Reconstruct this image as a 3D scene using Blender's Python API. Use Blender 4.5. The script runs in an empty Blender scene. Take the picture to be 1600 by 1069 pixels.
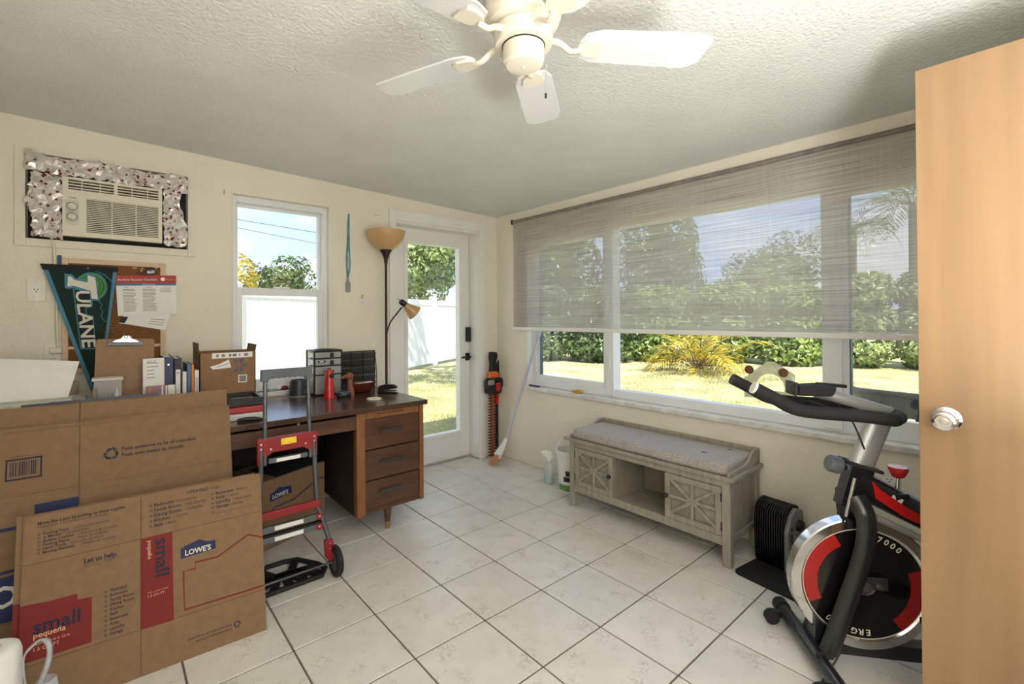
import bpy, math, random
from mathutils import Vector, Matrix, Euler
random.seed(7)
D = bpy.data
COL = bpy.context.scene.collection
SC = bpy.context.scene
rnd = random.random
PI = math.pi

# ---------------------------------------------------------------- camera
cam_data = D.cameras.new('camera')
cam_data.sensor_width = 36.0
cam_data.lens = 721.36 / 1600 * 36
cam_data.shift_x = (800 - 765.56) / 1600
cam_data.shift_y = -(534.5 - 490.23) / 1600
cam_data.clip_start = 0.02
cam = D.objects.new('camera', cam_data)
COL.objects.link(cam)
yaw, pitch, roll = 0.6914, 0.0068, -0.0061
fw = Vector((math.sin(yaw) * math.cos(pitch), math.cos(yaw) * math.cos(pitch), math.sin(pitch)))
r0 = Vector((math.cos(yaw), -math.sin(yaw), 0))
u0 = r0.cross(fw)
rr = r0 * math.cos(roll) + u0 * math.sin(roll)
uu = -r0 * math.sin(roll) + u0 * math.cos(roll)
M = Matrix((rr, uu, -fw)).transposed().to_4x4()
M.translation = (-1.575, -1.877, 1.289)
cam.matrix_world = M
SC.camera = cam

# ---------------------------------------------------------------- view, world, sun, lights
SC.view_settings.view_transform = 'Standard'
SC.view_settings.look = 'None'
SC.view_settings.gamma = 1.0
SC.view_settings.exposure = 0.64

world = D.worlds.new('sky'); SC.world = world
world.use_nodes = True
wt = world.node_tree; wt.nodes.clear()
def wn(t, **k):
    n = wt.nodes.new(t)
    for a, b in k.items(): setattr(n, a, b)
    return n
wo = wn('ShaderNodeOutputWorld'); wb = wn('ShaderNodeBackground')
tc = wn('ShaderNodeTexCoord'); sep = wn('ShaderNodeSeparateXYZ')
wt.links.new(tc.outputs['Generated'], sep.inputs[0])
ramp = wn('ShaderNodeValToRGB')
ramp.color_ramp.elements[0].position = 0.0; ramp.color_ramp.elements[0].color = (0.46, 0.62, 0.90, 1)
ramp.color_ramp.elements[1].position = 0.7; ramp.color_ramp.elements[1].color = (0.20, 0.38, 0.74, 1)
wt.links.new(sep.outputs['Z'], ramp.inputs[0])
noi = wn('ShaderNodeTexNoise'); noi.inputs['Scale'].default_value = 3.2; noi.inputs['Detail'].default_value = 6
mp = wn('ShaderNodeMapping'); mp.inputs['Scale'].default_value = (1, 1, 2.6)
wt.links.new(tc.outputs['Generated'], mp.inputs[0]); wt.links.new(mp.outputs[0], noi.inputs['Vector'])
cr = wn('ShaderNodeValToRGB'); cr.color_ramp.elements[0].position = 0.42; cr.color_ramp.elements[1].position = 0.62
wt.links.new(noi.outputs['Fac'], cr.inputs[0])
mx = wn('ShaderNodeMix', data_type='RGBA')
mx.inputs[7].default_value = (0.74, 0.76, 0.80, 1)
wt.links.new(cr.outputs['Color'], mx.inputs[0]); wt.links.new(ramp.outputs['Color'], mx.inputs[6])
wt.links.new(mx.outputs[2], wb.inputs['Color'])
wb.inputs['Strength'].default_value = 1.35
wt.links.new(wb.outputs[0], wo.inputs[0])

def lamp(name, kind, energy, loc, aim, color=(1, 1, 1), **k):
    l = D.lights.new(name, kind); l.energy = energy; l.color = color
    for a, b in k.items(): setattr(l, a, b)
    o = D.objects.new(name, l); COL.objects.link(o); o.location = loc
    o.rotation_euler = (Vector(aim) - Vector(loc)).to_track_quat('-Z', 'Y').to_euler()
    return o
lamp('sun', 'SUN', 7.0, (-6, -8, 14), (0, 0, 0), (1, 0.95, 0.86), angle=0.01)
# added fill lamps behind the camera, out of view, to brighten the room
lamp('room_fill', 'AREA', 14, (-1.05, -2.42, 1.40), (-0.6, 1.4, 1.30), (1, 0.99, 0.98), shape='RECTANGLE', size=1.9, size_y=1.5)
lamp('bounce_fill', 'AREA', 36, (-1.05, -2.32, 0.95), (-1.00, -2.45, 2.30), (1, 0.99, 0.98), shape='RECTANGLE', size=1.8, size_y=0.25)  # added lamp aimed at the ceiling for soft bounced fill

# ---------------------------------------------------------------- mesh helpers
def basis(origin, ex, ey, ez=None):
    ex = Vector(ex).normalized(); ey = Vector(ey).normalized()
    ez = ex.cross(ey) if ez is None else Vector(ez).normalized()
    m = Matrix((ex, ey, ez)).transposed().to_4x4(); m.translation = Vector(origin); return m
def T(x=0, y=0, z=0): return Matrix.Translation((x, y, z))
def Rx(a): return Matrix.Rotation(math.radians(a), 4, 'X')
def Ry(a): return Matrix.Rotation(math.radians(a), 4, 'Y')
def Rz(a): return Matrix.Rotation(math.radians(a), 4, 'Z')
ID = Matrix.Identity(4)
# vertical print plane: local x -> world x, local y -> world z, local z -> towards -y (the room)
FRONT = Matrix(((1, 0, 0, 0), (0, 0, -1, 0), (0, 1, 0, 0), (0, 0, 0, 1)))

class MB:
    def __init__(s, m=None): s.v = []; s.f = []; s.m = m or ID
    def add(s, vs, fs, m=None):
        b = len(s.v); mm = s.m @ m if m is not None else s.m
        s.v += [tuple(mm @ Vector(q)) for q in vs]; s.f += [tuple(b + i for i in q) for q in fs]; return s
    def bx(s, x0, x1, y0, y1, z0, z1, m=None):
        vs = [(x, y, z) for z in (z0, z1) for x, y in ((x0, y0), (x1, y0), (x1, y1), (x0, y1))]
        return s.add(vs, [(3, 2, 1, 0), (4, 5, 6, 7), (0, 1, 5, 4), (1, 2, 6, 5), (2, 3, 7, 6), (3, 0, 4, 7)], m)
    def cb(s, c, d, m=None):
        return s.bx(c[0] - d[0] / 2, c[0] + d[0] / 2, c[1] - d[1] / 2, c[1] + d[1] / 2, c[2] - d[2] / 2, c[2] + d[2] / 2, m)
    def prism(s, poly, z0, z1, m=None):
        n = len(poly); vs = [(x, y, z0) for x, y in poly] + [(x, y, z1) for x, y in poly]
        a = sum(poly[i][0] * poly[(i + 1) % n][1] - poly[(i + 1) % n][0] * poly[i][1] for i in range(n))
        fs = [tuple(range(n))[::-1], tuple(range(n, 2 * n))] + [(i, (i + 1) % n, n + (i + 1) % n, n + i) for i in range(n)]
        if a < 0: fs = [q[::-1] for q in fs]
        return s.add(vs, fs, m)
    def lathe(s, prof, m=None, n=24, cap=True, sx=1, sy=1):
        vs = []; fs = []
        for r, z in prof:
            for k in range(n):
                a = 2 * PI * k / n; vs.append((sx * r * math.cos(a), sy * r * math.sin(a), z))
        for i in range(len(prof) - 1):
            for k in range(n):
                k2 = (k + 1) % n; fs.append((i * n + k, i * n + k2, (i + 1) * n + k2, (i + 1) * n + k))
        if cap:
            if prof[0][0] > 1e-5: fs.append(tuple(range(n))[::-1])
            if prof[-1][0] > 1e-5: fs.append(tuple((len(prof) - 1) * n + k for k in range(n)))
        return s.add(vs, fs, m)
    def cyl(s, a, b, r, r2=None, n=14, m=None):
        a = Vector(a); b = Vector(b); d = b - a; q = d.to_track_quat('Z', 'Y').to_matrix().to_4x4(); q.translation = a
        return s.lathe([(r, 0), (r if r2 is None else r2, d.length)], (m @ q) if m is not None else q, n)
    def tube(s, pts, r, n=8, closed=False, m=None, flat=1.0, up=None):
        P = [Vector(q) for q in pts]; N = len(P); vs = []; fs = []
        rs = r if isinstance(r, (list, tuple)) else [r] * N
        side = None
        for i in range(N):
            if closed: t = P[(i + 1) % N] - P[i - 1]
            else: t = P[min(i + 1, N - 1)] - P[max(i - 1, 0)]
            t.normalize()
            if side is None:
                ref = Vector(up) if up else (Vector((0, 0, 1)) if abs(t.z) < 0.9 else Vector((1, 0, 0)))
                side = t.cross(ref).normalized()
            else:
                if up: side = t.cross(Vector(up))
                side = (side - t * side.dot(t)).normalized()
            w = side.cross(t)
            for k in range(n):
                a = 2 * PI * k / n + (PI / n if n == 4 else 0)
                vs.append(P[i] + side * rs[i] * math.cos(a) + w * rs[i] * flat * math.sin(a))
        for i in range(N if closed else N - 1):
            for k in range(n):
                j = (i + 1) % N; fs.append((i * n + k, i * n + (k + 1) % n, j * n + (k + 1) % n, j * n + k))
        if not closed: fs += [tuple(range(n))[::-1], tuple((N - 1) * n + k for k in range(n))]
        return s.add(vs, fs, m)
    def grid(s, fn, nu, nv, m=None):
        vs = [fn(i / nu, j / nv) for j in range(nv + 1) for i in range(nu + 1)]
        fs = [(j * (nu + 1) + i, j * (nu + 1) + i + 1, (j + 1) * (nu + 1) + i + 1, (j + 1) * (nu + 1) + i) for j in range(nv) for i in range(nu)]
        return s.add(vs, fs, m)
    def ball(s, c, r, m=None, n=14, sx=1, sy=1, sz=1):
        k = n // 2; prof = [(max(1e-6, math.sin(PI * i / k)) , -math.cos(PI * i / k)) for i in range(k + 1)]
        mm = T(*c) @ Matrix.Diagonal((r * sx, r * sy, r * sz, 1))
        return s.lathe(prof, mm if m is None else m @ mm, n, cap=False)
    def text(s, body, size, m, bold=0.0, align='LEFT', t=0.0, sx=1.0):
        vs, fs = text_mesh(body, size, bold, align, sx)
        return s.add([(x, y, t) for x, y in vs], fs, m)
    def build(s, name, mat, parent=None, smooth=None, bevel=0, seg=2, kind=None):
        me = D.meshes.new(name); me.from_pydata([tuple(q) for q in s.v], [], s.f); me.update()
        me.materials.append(mat)
        o = D.objects.new(name, me); COL.objects.link(o)
        if parent is not None: o.parent = parent
        if smooth is not None:
            me.shade_smooth(); me.set_sharp_from_angle(angle=math.radians(smooth))
        if bevel:
            b = o.modifiers.new('bevel', 'BEVEL'); b.width = bevel; b.segments = seg; b.limit_method = 'ANGLE'; b.angle_limit = math.radians(40)
            b.use_clamp_overlap = True
        if kind: o['kind'] = kind
        return o

_tc = {}
def text_mesh(body, size, bold=0.0, align='LEFT', sx=1.0):
    key = (body, size, bold, align, sx)
    if key in _tc: return _tc[key]
    cu = D.curves.new('text', 'FONT'); cu.body = body; cu.size = size; cu.align_x = align
    cu.offset = bold * size; cu.resolution_u = 2; cu.fill_mode = 'FRONT'
    ob = D.objects.new('text', cu); me = ob.to_mesh()
    vs = [(v.co.x * sx, v.co.y) for v in me.vertices]; fs = [tuple(p.vertices) for p in me.polygons]
    ob.to_mesh_clear(); D.objects.remove(ob); D.curves.remove(cu)
    _tc[key] = (vs, fs); return _tc[key]

def bez(pts, n=8):
    """Catmull-Rom through the points"""
    P = [Vector(p) for p in pts]; out = []
    for i in range(len(P) - 1):
        p0 = P[max(i - 1, 0)]; p1 = P[i]; p2 = P[i + 1]; p3 = P[min(i + 2, len(P) - 1)]
        for k in range(n):
            t = k / n
            out.append(0.5 * ((2 * p1) + (p2 - p0) * t + (2 * p0 - 5 * p1 + 4 * p2 - p3) * t * t + (3 * p1 - p0 - 3 * p2 + p3) * t ** 3))
    out.append(P[-1]); return out
def rrect(w, h, r, n=5, cx=0, cy=0):
    out = []
    for sx, sy, a0 in ((1, 1, 0), (-1, 1, 90), (-1, -1, 180), (1, -1, 270)):
        for k in range(n + 1):
            a = math.radians(a0 + 90 * k / n); out.append((cx + sx * (w / 2 - r) + r * math.cos(a), cy + sy * (h / 2 - r) + r * math.sin(a)))
    return out
def circ(r, n=24, cx=0, cy=0, a0=0, a1=360):
    full = abs(a1 - a0) >= 360
    return [(cx + r * math.cos(math.radians(a0 + (a1 - a0) * k / (n if full else n - 1))), cy + r * math.sin(math.radians(a0 + (a1 - a0) * k / (n if full else n - 1)))) for k in range(n)]

def tag(o, label=None, cat=None, group=None, kind=None):
    if label: o['label'] = label
    if cat: o['category'] = cat
    if group: o['group'] = group
    if kind: o['kind'] = kind
    return o
def thing(name, label, cat, loc=(0, 0, 0), rz=0, group=None, mat=None):
    o = D.objects.new(name, None); COL.objects.link(o); o.empty_display_size = 0.05
    if mat is not None: o.matrix_world = mat
    else: o.location = loc; o.rotation_euler = (0, 0, math.radians(rz))
    return tag(o, label, cat, group)
def struct(mb, name, mat, label, parent=None, **k):
    o = mb.build(name, mat, parent, **k)
    if parent is None: tag(o, label, kind='structure')
    return o
def copy_tree(o, parent=None):
    c = o.copy(); COL.objects.link(c); c.parent = parent
    for ch in [q for q in D.objects if q.parent == o]: copy_tree(ch, c)
    return c

# ---------------------------------------------------------------- materials
def srgb(r, g, b):
    f = lambda c: (c / 255 / 12.92) if c <= 10 else ((c / 255 + 0.055) / 1.055) ** 2.4
    return (f(r), f(g), f(b))
_mats = {}
def mat(name, col, rough=0.6, metal=0.0, var=0.06, scale=12.0, bump=0.0, bscale=60.0, stretch=(1, 1, 1), spec=0.5, coat=0.0, trans=0.0, obj_var=0.0, alpha=1.0, detail=4):
    if name in _mats: return _mats[name]
    c = srgb(*col); m = D.materials.new(name); m.use_nodes = True; nt = m.node_tree; N = nt.nodes; L = nt.links
    b = N['Principled BSDF']
    tx = N.new('ShaderNodeTexCoord'); mpn = N.new('ShaderNodeMapping'); mpn.inputs['Scale'].default_value = stretch
    L.new(tx.outputs['Object'], mpn.inputs[0])
    no = N.new('ShaderNodeTexNoise'); no.inputs['Scale'].default_value = scale; no.inputs['Detail'].default_value = detail
    L.new(mpn.outputs[0], no.inputs['Vector'])
    rp = N.new('ShaderNodeValToRGB')
    rp.color_ramp.elements[0].position = 0.3; rp.color_ramp.elements[1].position = 0.7
    rp.color_ramp.elements[0].color = tuple(max(0, q * (1 - 2 * var)) for q in c) + (1,)
    rp.color_ramp.elements[1].color = tuple(min(1, q * (1 + 2 * var)) for q in c) + (1,)
    L.new(no.outputs['Fac'], rp.inputs[0]); src = rp.outputs[0]
    if obj_var:
        oi = N.new('ShaderNodeObjectInfo'); hs = N.new('ShaderNodeHueSaturation'); mr = N.new('ShaderNodeMapRange')
        mr.inputs['To Min'].default_value = 1 - obj_var; mr.inputs['To Max'].default_value = 1 + obj_var
        L.new(oi.outputs['Random'], mr.inputs[0]); L.new(mr.outputs[0], hs.inputs['Value']); L.new(src, hs.inputs['Color']); src = hs.outputs[0]
    L.new(src, b.inputs['Base Color'])
    b.inputs['Roughness'].default_value = rough; b.inputs['Metallic'].default_value = metal
    b.inputs['Specular IOR Level'].default_value = spec
    if coat: b.inputs['Coat Weight'].default_value = coat; b.inputs['Coat Roughness'].default_value = 0.15
    if trans: b.inputs['Transmission Weight'].default_value = trans
    if alpha < 1: b.inputs['Alpha'].default_value = alpha
    if bump:
        n2 = N.new('ShaderNodeTexNoise'); n2.inputs['Scale'].default_value = bscale; n2.inputs['Detail'].default_value = 3
        L.new(mpn.outputs[0], n2.inputs['Vector'])
        bp = N.new('ShaderNodeBump'); bp.inputs['Strength'].default_value = bump; bp.inputs['Distance'].default_value = 0.01
        L.new(n2.outputs['Fac'], bp.inputs['Height']); L.new(bp.outputs[0], b.inputs['Normal'])
    _mats[name] = m; return m
def leaf_mat(name, c1, c2, transl=0.35):
    """foliage: two greens by noise, a part of the light shining through the leaf"""
    m = D.materials.new(name); m.use_nodes = True; nt = m.node_tree; N = nt.nodes; L = nt.links; N.clear()
    out = N.new('ShaderNodeOutputMaterial'); df = N.new('ShaderNodeBsdfDiffuse'); tr = N.new('ShaderNodeBsdfTranslucent'); ms = N.new('ShaderNodeMixShader')
    gl = N.new('ShaderNodeBsdfGlossy'); gl.inputs['Roughness'].default_value = 0.35; m2 = N.new('ShaderNodeMixShader'); m2.inputs[0].default_value = 0.06
    tx = N.new('ShaderNodeTexCoord'); no = N.new('ShaderNodeTexNoise'); no.inputs['Scale'].default_value = 3.0; no.inputs['Detail'].default_value = 8
    L.new(tx.outputs['Object'], no.inputs['Vector'])
    rp = N.new('ShaderNodeValToRGB'); rp.color_ramp.elements[0].position = 0.35; rp.color_ramp.elements[1].position = 0.65
    rp.color_ramp.elements[0].color = srgb(*c1) + (1,); rp.color_ramp.elements[1].color = srgb(*c2) + (1,)
    L.new(no.outputs['Fac'], rp.inputs[0]); L.new(rp.outputs[0], df.inputs[0]); L.new(rp.outputs[0], tr.inputs[0])
    ms.inputs[0].default_value = transl; L.new(df.outputs[0], ms.inputs[1]); L.new(tr.outputs[0], ms.inputs[2])
    L.new(ms.outputs[0], m2.inputs[1]); L.new(gl.outputs[0], m2.inputs[2]); L.new(m2.outputs[0], out.inputs[0])
    return m
def pane_mat(name, tint=(1, 1, 1), refl=0.06):
    m = D.materials.new(name); m.use_nodes = True; nt = m.node_tree; N = nt.nodes; L = nt.links; N.clear()
    out = N.new('ShaderNodeOutputMaterial'); tr = N.new('ShaderNodeBsdfTransparent'); gl = N.new('ShaderNodeBsdfGlossy'); ms = N.new('ShaderNodeMixShader')
    tx = N.new('ShaderNodeTexCoord'); no = N.new('ShaderNodeTexNoise'); no.inputs['Scale'].default_value = 3; L.new(tx.outputs['Object'], no.inputs['Vector'])
    mr = N.new('ShaderNodeMapRange'); mr.inputs['To Min'].default_value = refl * 0.8; mr.inputs['To Max'].default_value = refl * 1.2
    L.new(no.outputs['Fac'], mr.inputs[0]); L.new(mr.outputs[0], ms.inputs[0])
    tr.inputs[0].default_value = tint + (1,); gl.inputs['Roughness'].default_value = 0.02
    L.new(tr.outputs[0], ms.inputs[1]); L.new(gl.outputs[0], ms.inputs[2]); L.new(ms.outputs[0], out.inputs[0])
    return m

# ================================================================ THE ROOM
YL, XR, XW, YS = 1.434, 1.251, -2.0, -2.45
def zc(x): return 2.2205 + 0.0314 * (XR - x)
m_wall = mat('wall_paint', (236, 229, 212), 0.75, var=0.015, scale=2.0, bump=0.25, bscale=90)
m_ceil = mat('ceiling_knockdown', (228, 229, 224), 0.85, var=0.02, scale=3, bump=0.7, bscale=75)
m_trim = mat('white_trim_paint', (236, 234, 228), 0.4, var=0.015, scale=5)
m_vinyl = mat('white_vinyl', (235, 238, 240), 0.35, var=0.01, scale=5)
m_grout = mat('grout', (108, 100, 90), 0.9, var=0.12, scale=25)
m_black = mat('black_plastic', (24, 24, 26), 0.45, var=0.05)
m_matte = mat('matte_black', (18, 18, 19), 0.7, var=0.08)
m_steel = mat('brushed_steel', (190, 190, 192), 0.28, metal=1.0, var=0.04, scale=30)
m_chrome = mat('chrome', (225, 225, 228), 0.08, metal=1.0, var=0.01)
m_glass = pane_mat('window_glass')
m_white = mat('white_plastic', (238, 237, 232), 0.4, var=0.01)
m_paper = mat('white_paper', (240, 239, 235), 0.8, var=0.012)

# tile: pale ceramic with fine dark scratches, a little different on every tile
m_tile = mat('ceramic_tile', (222, 219, 211), 0.33, var=0.03, scale=7, obj_var=0.035, bump=0.03, bscale=30)
def add_marks(m, dark=(150, 138, 120), scale=9.0, width=0.06, amount=0.5):
    nt = m.node_tree; N = nt.nodes; L = nt.links; b = N['Principled BSDF']
    old = b.inputs['Base Color'].links[0].from_socket
    tx = N.new('ShaderNodeTexCoord'); gm = N.new('ShaderNodeNewGeometry')
    n1 = N.new('ShaderNodeTexNoise'); n1.inputs['Scale'].default_value = scale * 3; n1.inputs['Detail'].default_value = 6; n1.inputs['Distortion'].default_value = 1.2
    L.new(gm.outputs['Position'], n1.inputs['Vector'])
    r1 = N.new('ShaderNodeValToRGB'); e = r1.color_ramp.elements
    e[0].position = 0.5 - width; e[0].color = (0, 0, 0, 1); e[1].position = 0.5 + width; e[1].color = (0, 0, 0, 1)
    k = e.new(0.5); k.color = (1, 1, 1, 1)
    L.new(n1.outputs['Fac'], r1.inputs[0])
    n2 = N.new('ShaderNodeTexNoise'); n2.inputs['Scale'].default_value = scale; n2.inputs['Detail'].default_value = 3
    L.new(gm.outputs['Position'], n2.inputs['Vector'])
    r2 = N.new('ShaderNodeValToRGB'); r2.color_ramp.elements[0].position = 0.5; r2.color_ramp.elements[1].position = 0.72
    L.new(n2.outputs['Fac'], r2.inputs[0])
    mu = N.new('ShaderNodeMath'); mu.operation = 'MULTIPLY'; L.new(r1.outputs[0], mu.inputs[0]); L.new(r2.outputs[0], mu.inputs[1])
    m2 = N.new('ShaderNodeMath'); m2.operation = 'MULTIPLY'; L.new(mu.outputs[0], m2.inputs[0]); m2.inputs[1].default_value = amount
    mx = N.new('ShaderNodeMix'); mx.data_type = 'RGBA'; mx.inputs[7].default_value = srgb(*dark) + (1,)
    L.new(m2.outputs[0], mx.inputs[0]); L.new(old, mx.inputs[6]); L.new(mx.outputs[2], b.inputs['Base Color'])
add_marks(m_tile, amount=0.6)

floor = struct(MB().bx(XW - .2, XR + .2, YS - 1.4, YL + .26, -0.12, -0.004), 'floor', m_grout, 'pale square ceramic tile floor with dark grout lines')
TS = 0.34; G = 0.0035
_tm = {}
def tile_obj(x0, x1, y0, y1):
    w, h = round(x1 - x0, 4), round(y1 - y0, 4)
    if (w, h) not in _tm:
        o = MB().bx(-w / 2, w / 2, -h / 2, h / 2, -0.008, 0).build('tile', m_tile, floor, bevel=0.002, seg=1); _tm[(w, h)] = o.data
    else:
        o = D.objects.new('tile', _tm[(w, h)]); COL.objects.link(o); o.parent = floor
        bv = o.modifiers.new('bevel', 'BEVEL'); bv.width = 0.002; bv.segments = 1
    o.location = ((x0 + x1) / 2, (y0 + y1) / 2, 0); return o
for i in range(-6, 4):
    for j in range(-8, 5):
        x0 = max(i * TS, XW) + G; x1 = min((i + 1) * TS, XR) - G; y0 = max(j * TS, YS) + G; y1 = min((j + 1) * TS, YL) - G
        if x1 - x0 > .03 and y1 - y0 > .03: tile_obj(x0, x1, y0, y1)
for i in range(0, 4):   # tiles inside the door recess
    x0 = max(i * TS, 0.182) + G; x1 = min((i + 1) * TS, 1.035) - G
    if x1 > x0 + .03: tile_obj(x0, x1, YL + G, YL + .105)

ZT = 2.46
# wall with air conditioner, window and glazed door
AX0, AX1, AZ0, AZ1 = -1.897, -1.204, 1.705, 2.143
WX0, WX1, WZ0, WZ1 = -0.966, -0.337, 0.80, 2.094
DX0, DX1, DZ1 = 0.182, 1.033, 2.066
w = MB()
t0, t1 = YL, YL + .22
w.bx(XW - .2, AX0, t0, t1, 0, ZT); w.bx(AX0, AX1, t0, t1, 0, AZ0); w.bx(AX0, AX1, t0, t1, AZ1, ZT)
w.bx(AX1, WX0, t0, t1, 0, ZT); w.bx(WX0, WX1, t0, t1, 0, WZ0); w.bx(WX0, WX1, t0, t1, WZ1, ZT)
w.bx(WX1, DX0, t0, t1, 0, ZT); w.bx(DX0, DX1, t0, t1, DZ1, ZT); w.bx(DX1, XR + .2, t0, t1, 0, ZT)
struct(w, 'wall_north', m_wall, 'cream painted wall with air conditioner, narrow window and glazed door')
# wall with the wide window
VY0, VY1, VZ0, VZ1 = -2.08, 1.03, 0.66, 1.98
w = MB(); t0, t1 = XR, XR + .2
w.bx(t0, t1, YS - .2, VY0, 0, ZT); w.bx(t0, t1, VY1, YL, 0, ZT); w.bx(t0, t1, VY0, VY1, 0, VZ0); w.bx(t0, t1, VY0, VY1, VZ1, ZT)
struct(w, 'wall_east', m_wall, 'cream painted wall below and around the wide window')
struct(MB().bx(XW - .2, XW, YS - .2, YL, 0, ZT), 'wall_west', m_wall, 'cream painted side wall beside the cardboard boxes')
w = MB(); hx0, hx1 = -0.47, 0.36
w.bx(XW, hx0, YS - .15, YS, 0, ZT); w.bx(hx0, hx1, YS - .15, YS, 2.06, ZT); w.bx(hx1, XR, YS - .15, YS, 0, ZT)
struct(w, 'wall_south', m_wall, 'cream painted wall with the doorway into the house')
w = MB(); w.bx(hx0 - .4, hx1 + .4, YS - 1.35, YS - 1.25, 0, ZT); w.bx(hx0 - .45, hx0 - .35, YS - 1.25, YS - .15, 0, ZT); w.bx(hx1 + .35, hx1 + .45, YS - 1.25, YS - .15, 0, ZT)
struct(w, 'sky_block_hall', m_wall, 'unseen cream hallway walls added to keep sky light out of the doorway')  # unseen hall shell, put in to stop sky light at the doorway
xa, xb = XW - .2, XR + .2
struct(MB().add([(xa, YS - 1.4, zc(xa)), (xb, YS - 1.4, zc(xb)), (xb, YL + .22, zc(xb)), (xa, YL + .22, zc(xa)),
                 (xa, YS - 1.4, ZT + .05), (xb, YS - 1.4, ZT + .05), (xb, YL + .22, ZT + .05), (xa, YL + .22, ZT + .05)],
                [(0, 1, 2, 3), (7, 6, 5, 4), (0, 4, 5, 1), (1, 5, 6, 2), (2, 6, 7, 3), (3, 7, 4, 0)]),
       'ceiling', m_ceil, 'off-white textured ceiling sloping gently down to the wide window')
struct(MB().bx(XW - 3.2, XR + .5, YS - 4, YL + .55, ZT + .06, ZT + .16), 'sun_block_roof', m_trim, 'unseen flat slab with shallow eaves, added above the room to block the sun')  # unseen slab added over the room to keep the sun out

# ---- narrow window (double hung)
def frame_mb(x0, x1, z0, z1, w_, y0, y1, wb_=None, wt_=None):
    wb_ = w_ if wb_ is None else wb_; wt_ = w_ if wt_ is None else wt_
    return MB().bx(x0, x0 + w_, y0, y1, z0, z1).bx(x1 - w_, x1, y0, y1, z0, z1).bx(x0 + w_, x1 - w_, y0, y1, z0, z0 + wb_).bx(x0 + w_, x1 - w_, y0, y1, z1 - wt_, z1)
def win_root(name, label):
    o = D.objects.new(name, None); COL.objects.link(o); return tag(o, label, kind='structure')
w1 = win_root('window_1', 'white narrow double-hung window above the desk')
frame_mb(WX0, WX1, WZ0, WZ1, 0.034, YL + .045, YL + .145, .03, .045).build('window_frame', m_vinyl, w1, bevel=.003)
frame_mb(WX0 + .034, WX1 - .034, 1.452, WZ1 - .045, 0.018, YL + .095, YL + .135).build('upper_sash', m_vinyl, w1, bevel=.003)
ls = frame_mb(WX0 + .034, WX1 - .034, WZ0 + .03, 1.492, 0.036, YL + .05, YL + .09, .05, .05).build('lower_sash', m_vinyl, w1, bevel=.003)
MB().bx(-.70, -.60, YL + .04, YL + .075, 1.488, 1.502).build('sash_lock', m_vinyl, ls, bevel=.003)
MB().bx(WX0 + .045, WX1 - .045, YL + .112, YL + .116, 1.46, WZ1 - .06).build('pane', m_glass, w1)
MB().bx(WX0 + .06, WX1 - .06, YL + .068, YL + .072, WZ0 + .07, 1.45).build('pane', m_glass, w1)
MB().bx(WX0 - .02, WX1 + .02, YL - .012, YL + .05, WZ0 - .03, WZ0).build('sill', m_trim, w1, bevel=.004)

# ---- wide window: marble sill, white frame, slider / fixed / slider
m_marble = mat('veined_marble', (222, 221, 217), 0.35, var=0.1, scale=14, detail=8)
w2 = win_root('window_2', 'white framed wide three-part window looking on the garden')
MB().bx(XR - .022, XR + .12, VY0, VY1, .652, .684).build('sill', m_marble, w2, bevel=.006)
fx0, fx1 = XR + .06, XR + .14
F = Matrix(((0, -1, 0, 0), (1, 0, 0, 0), (0, 0, 1, 0), (0, 0, 0, 1)))  # local x -> world y ; local y -> world -x
def yframe(y0, y1, z0, z1, w_, x0, x1, **k):
    b = frame_mb(y0, y1, z0, z1, w_, -x1, -x0, **k); b.v = [tuple(F @ Vector(q)) for q in b.v]; return b
yframe(VY0, VY1, .684, VZ1, .045, fx0, fx1, wb_=.06).build('window_frame', m_vinyl, w2, bevel=.004)
MY1, MY2 = 0.205, -1.165
for yc, wd in ((MY1, .034), (MY2, .042)):
    MB().bx(fx0 - .012, fx1, yc - wd, yc + wd, .70, VZ1 - .03).build('mullion', m_vinyl, w2, bevel=.004)
for y0, y1 in ((MY1 + .03, VY1 - .045), (VY0 + .045, MY2 - .03)):
    s_ = yframe(y0, y1, .742, VZ1 - .045, .04, fx0 + .01, fx0 + .05).build('sliding_sash', m_vinyl, w2, bevel=.003)
    MB().bx(fx0 + .028, fx0 + .032, y0 + .03, y1 - .03, .77, VZ1 - .08).build('pane', m_glass, s_)
MB().bx(fx0 + .05, fx0 + .054, MY2 + .03, MY1 - .03, .74, VZ1 - .04).build('pane', m_glass, w2)
MB().bx(fx0 - .022, fx0 - .008, MY1 - .008, MY1 + .012, .90, 1.0).build('latch', m_vinyl, w2, bevel=.004)
MB().bx(fx0 + .012, fx0 + .048, MY2 - .075, MY2 - .068, .745, VZ1 - .05).build('sash_edge_shade', mat('shadow_blue', (70, 92, 108), .5), w2)  # sash edge in shadow, its shade put into the strips' blue colour
MB().bx(fx0 + .012, fx0 + .048, VY1 - .089, VY1 - .084, .785, VZ1 - .05).build('sash_edge_shade', _mats['shadow_blue'], w2)

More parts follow.
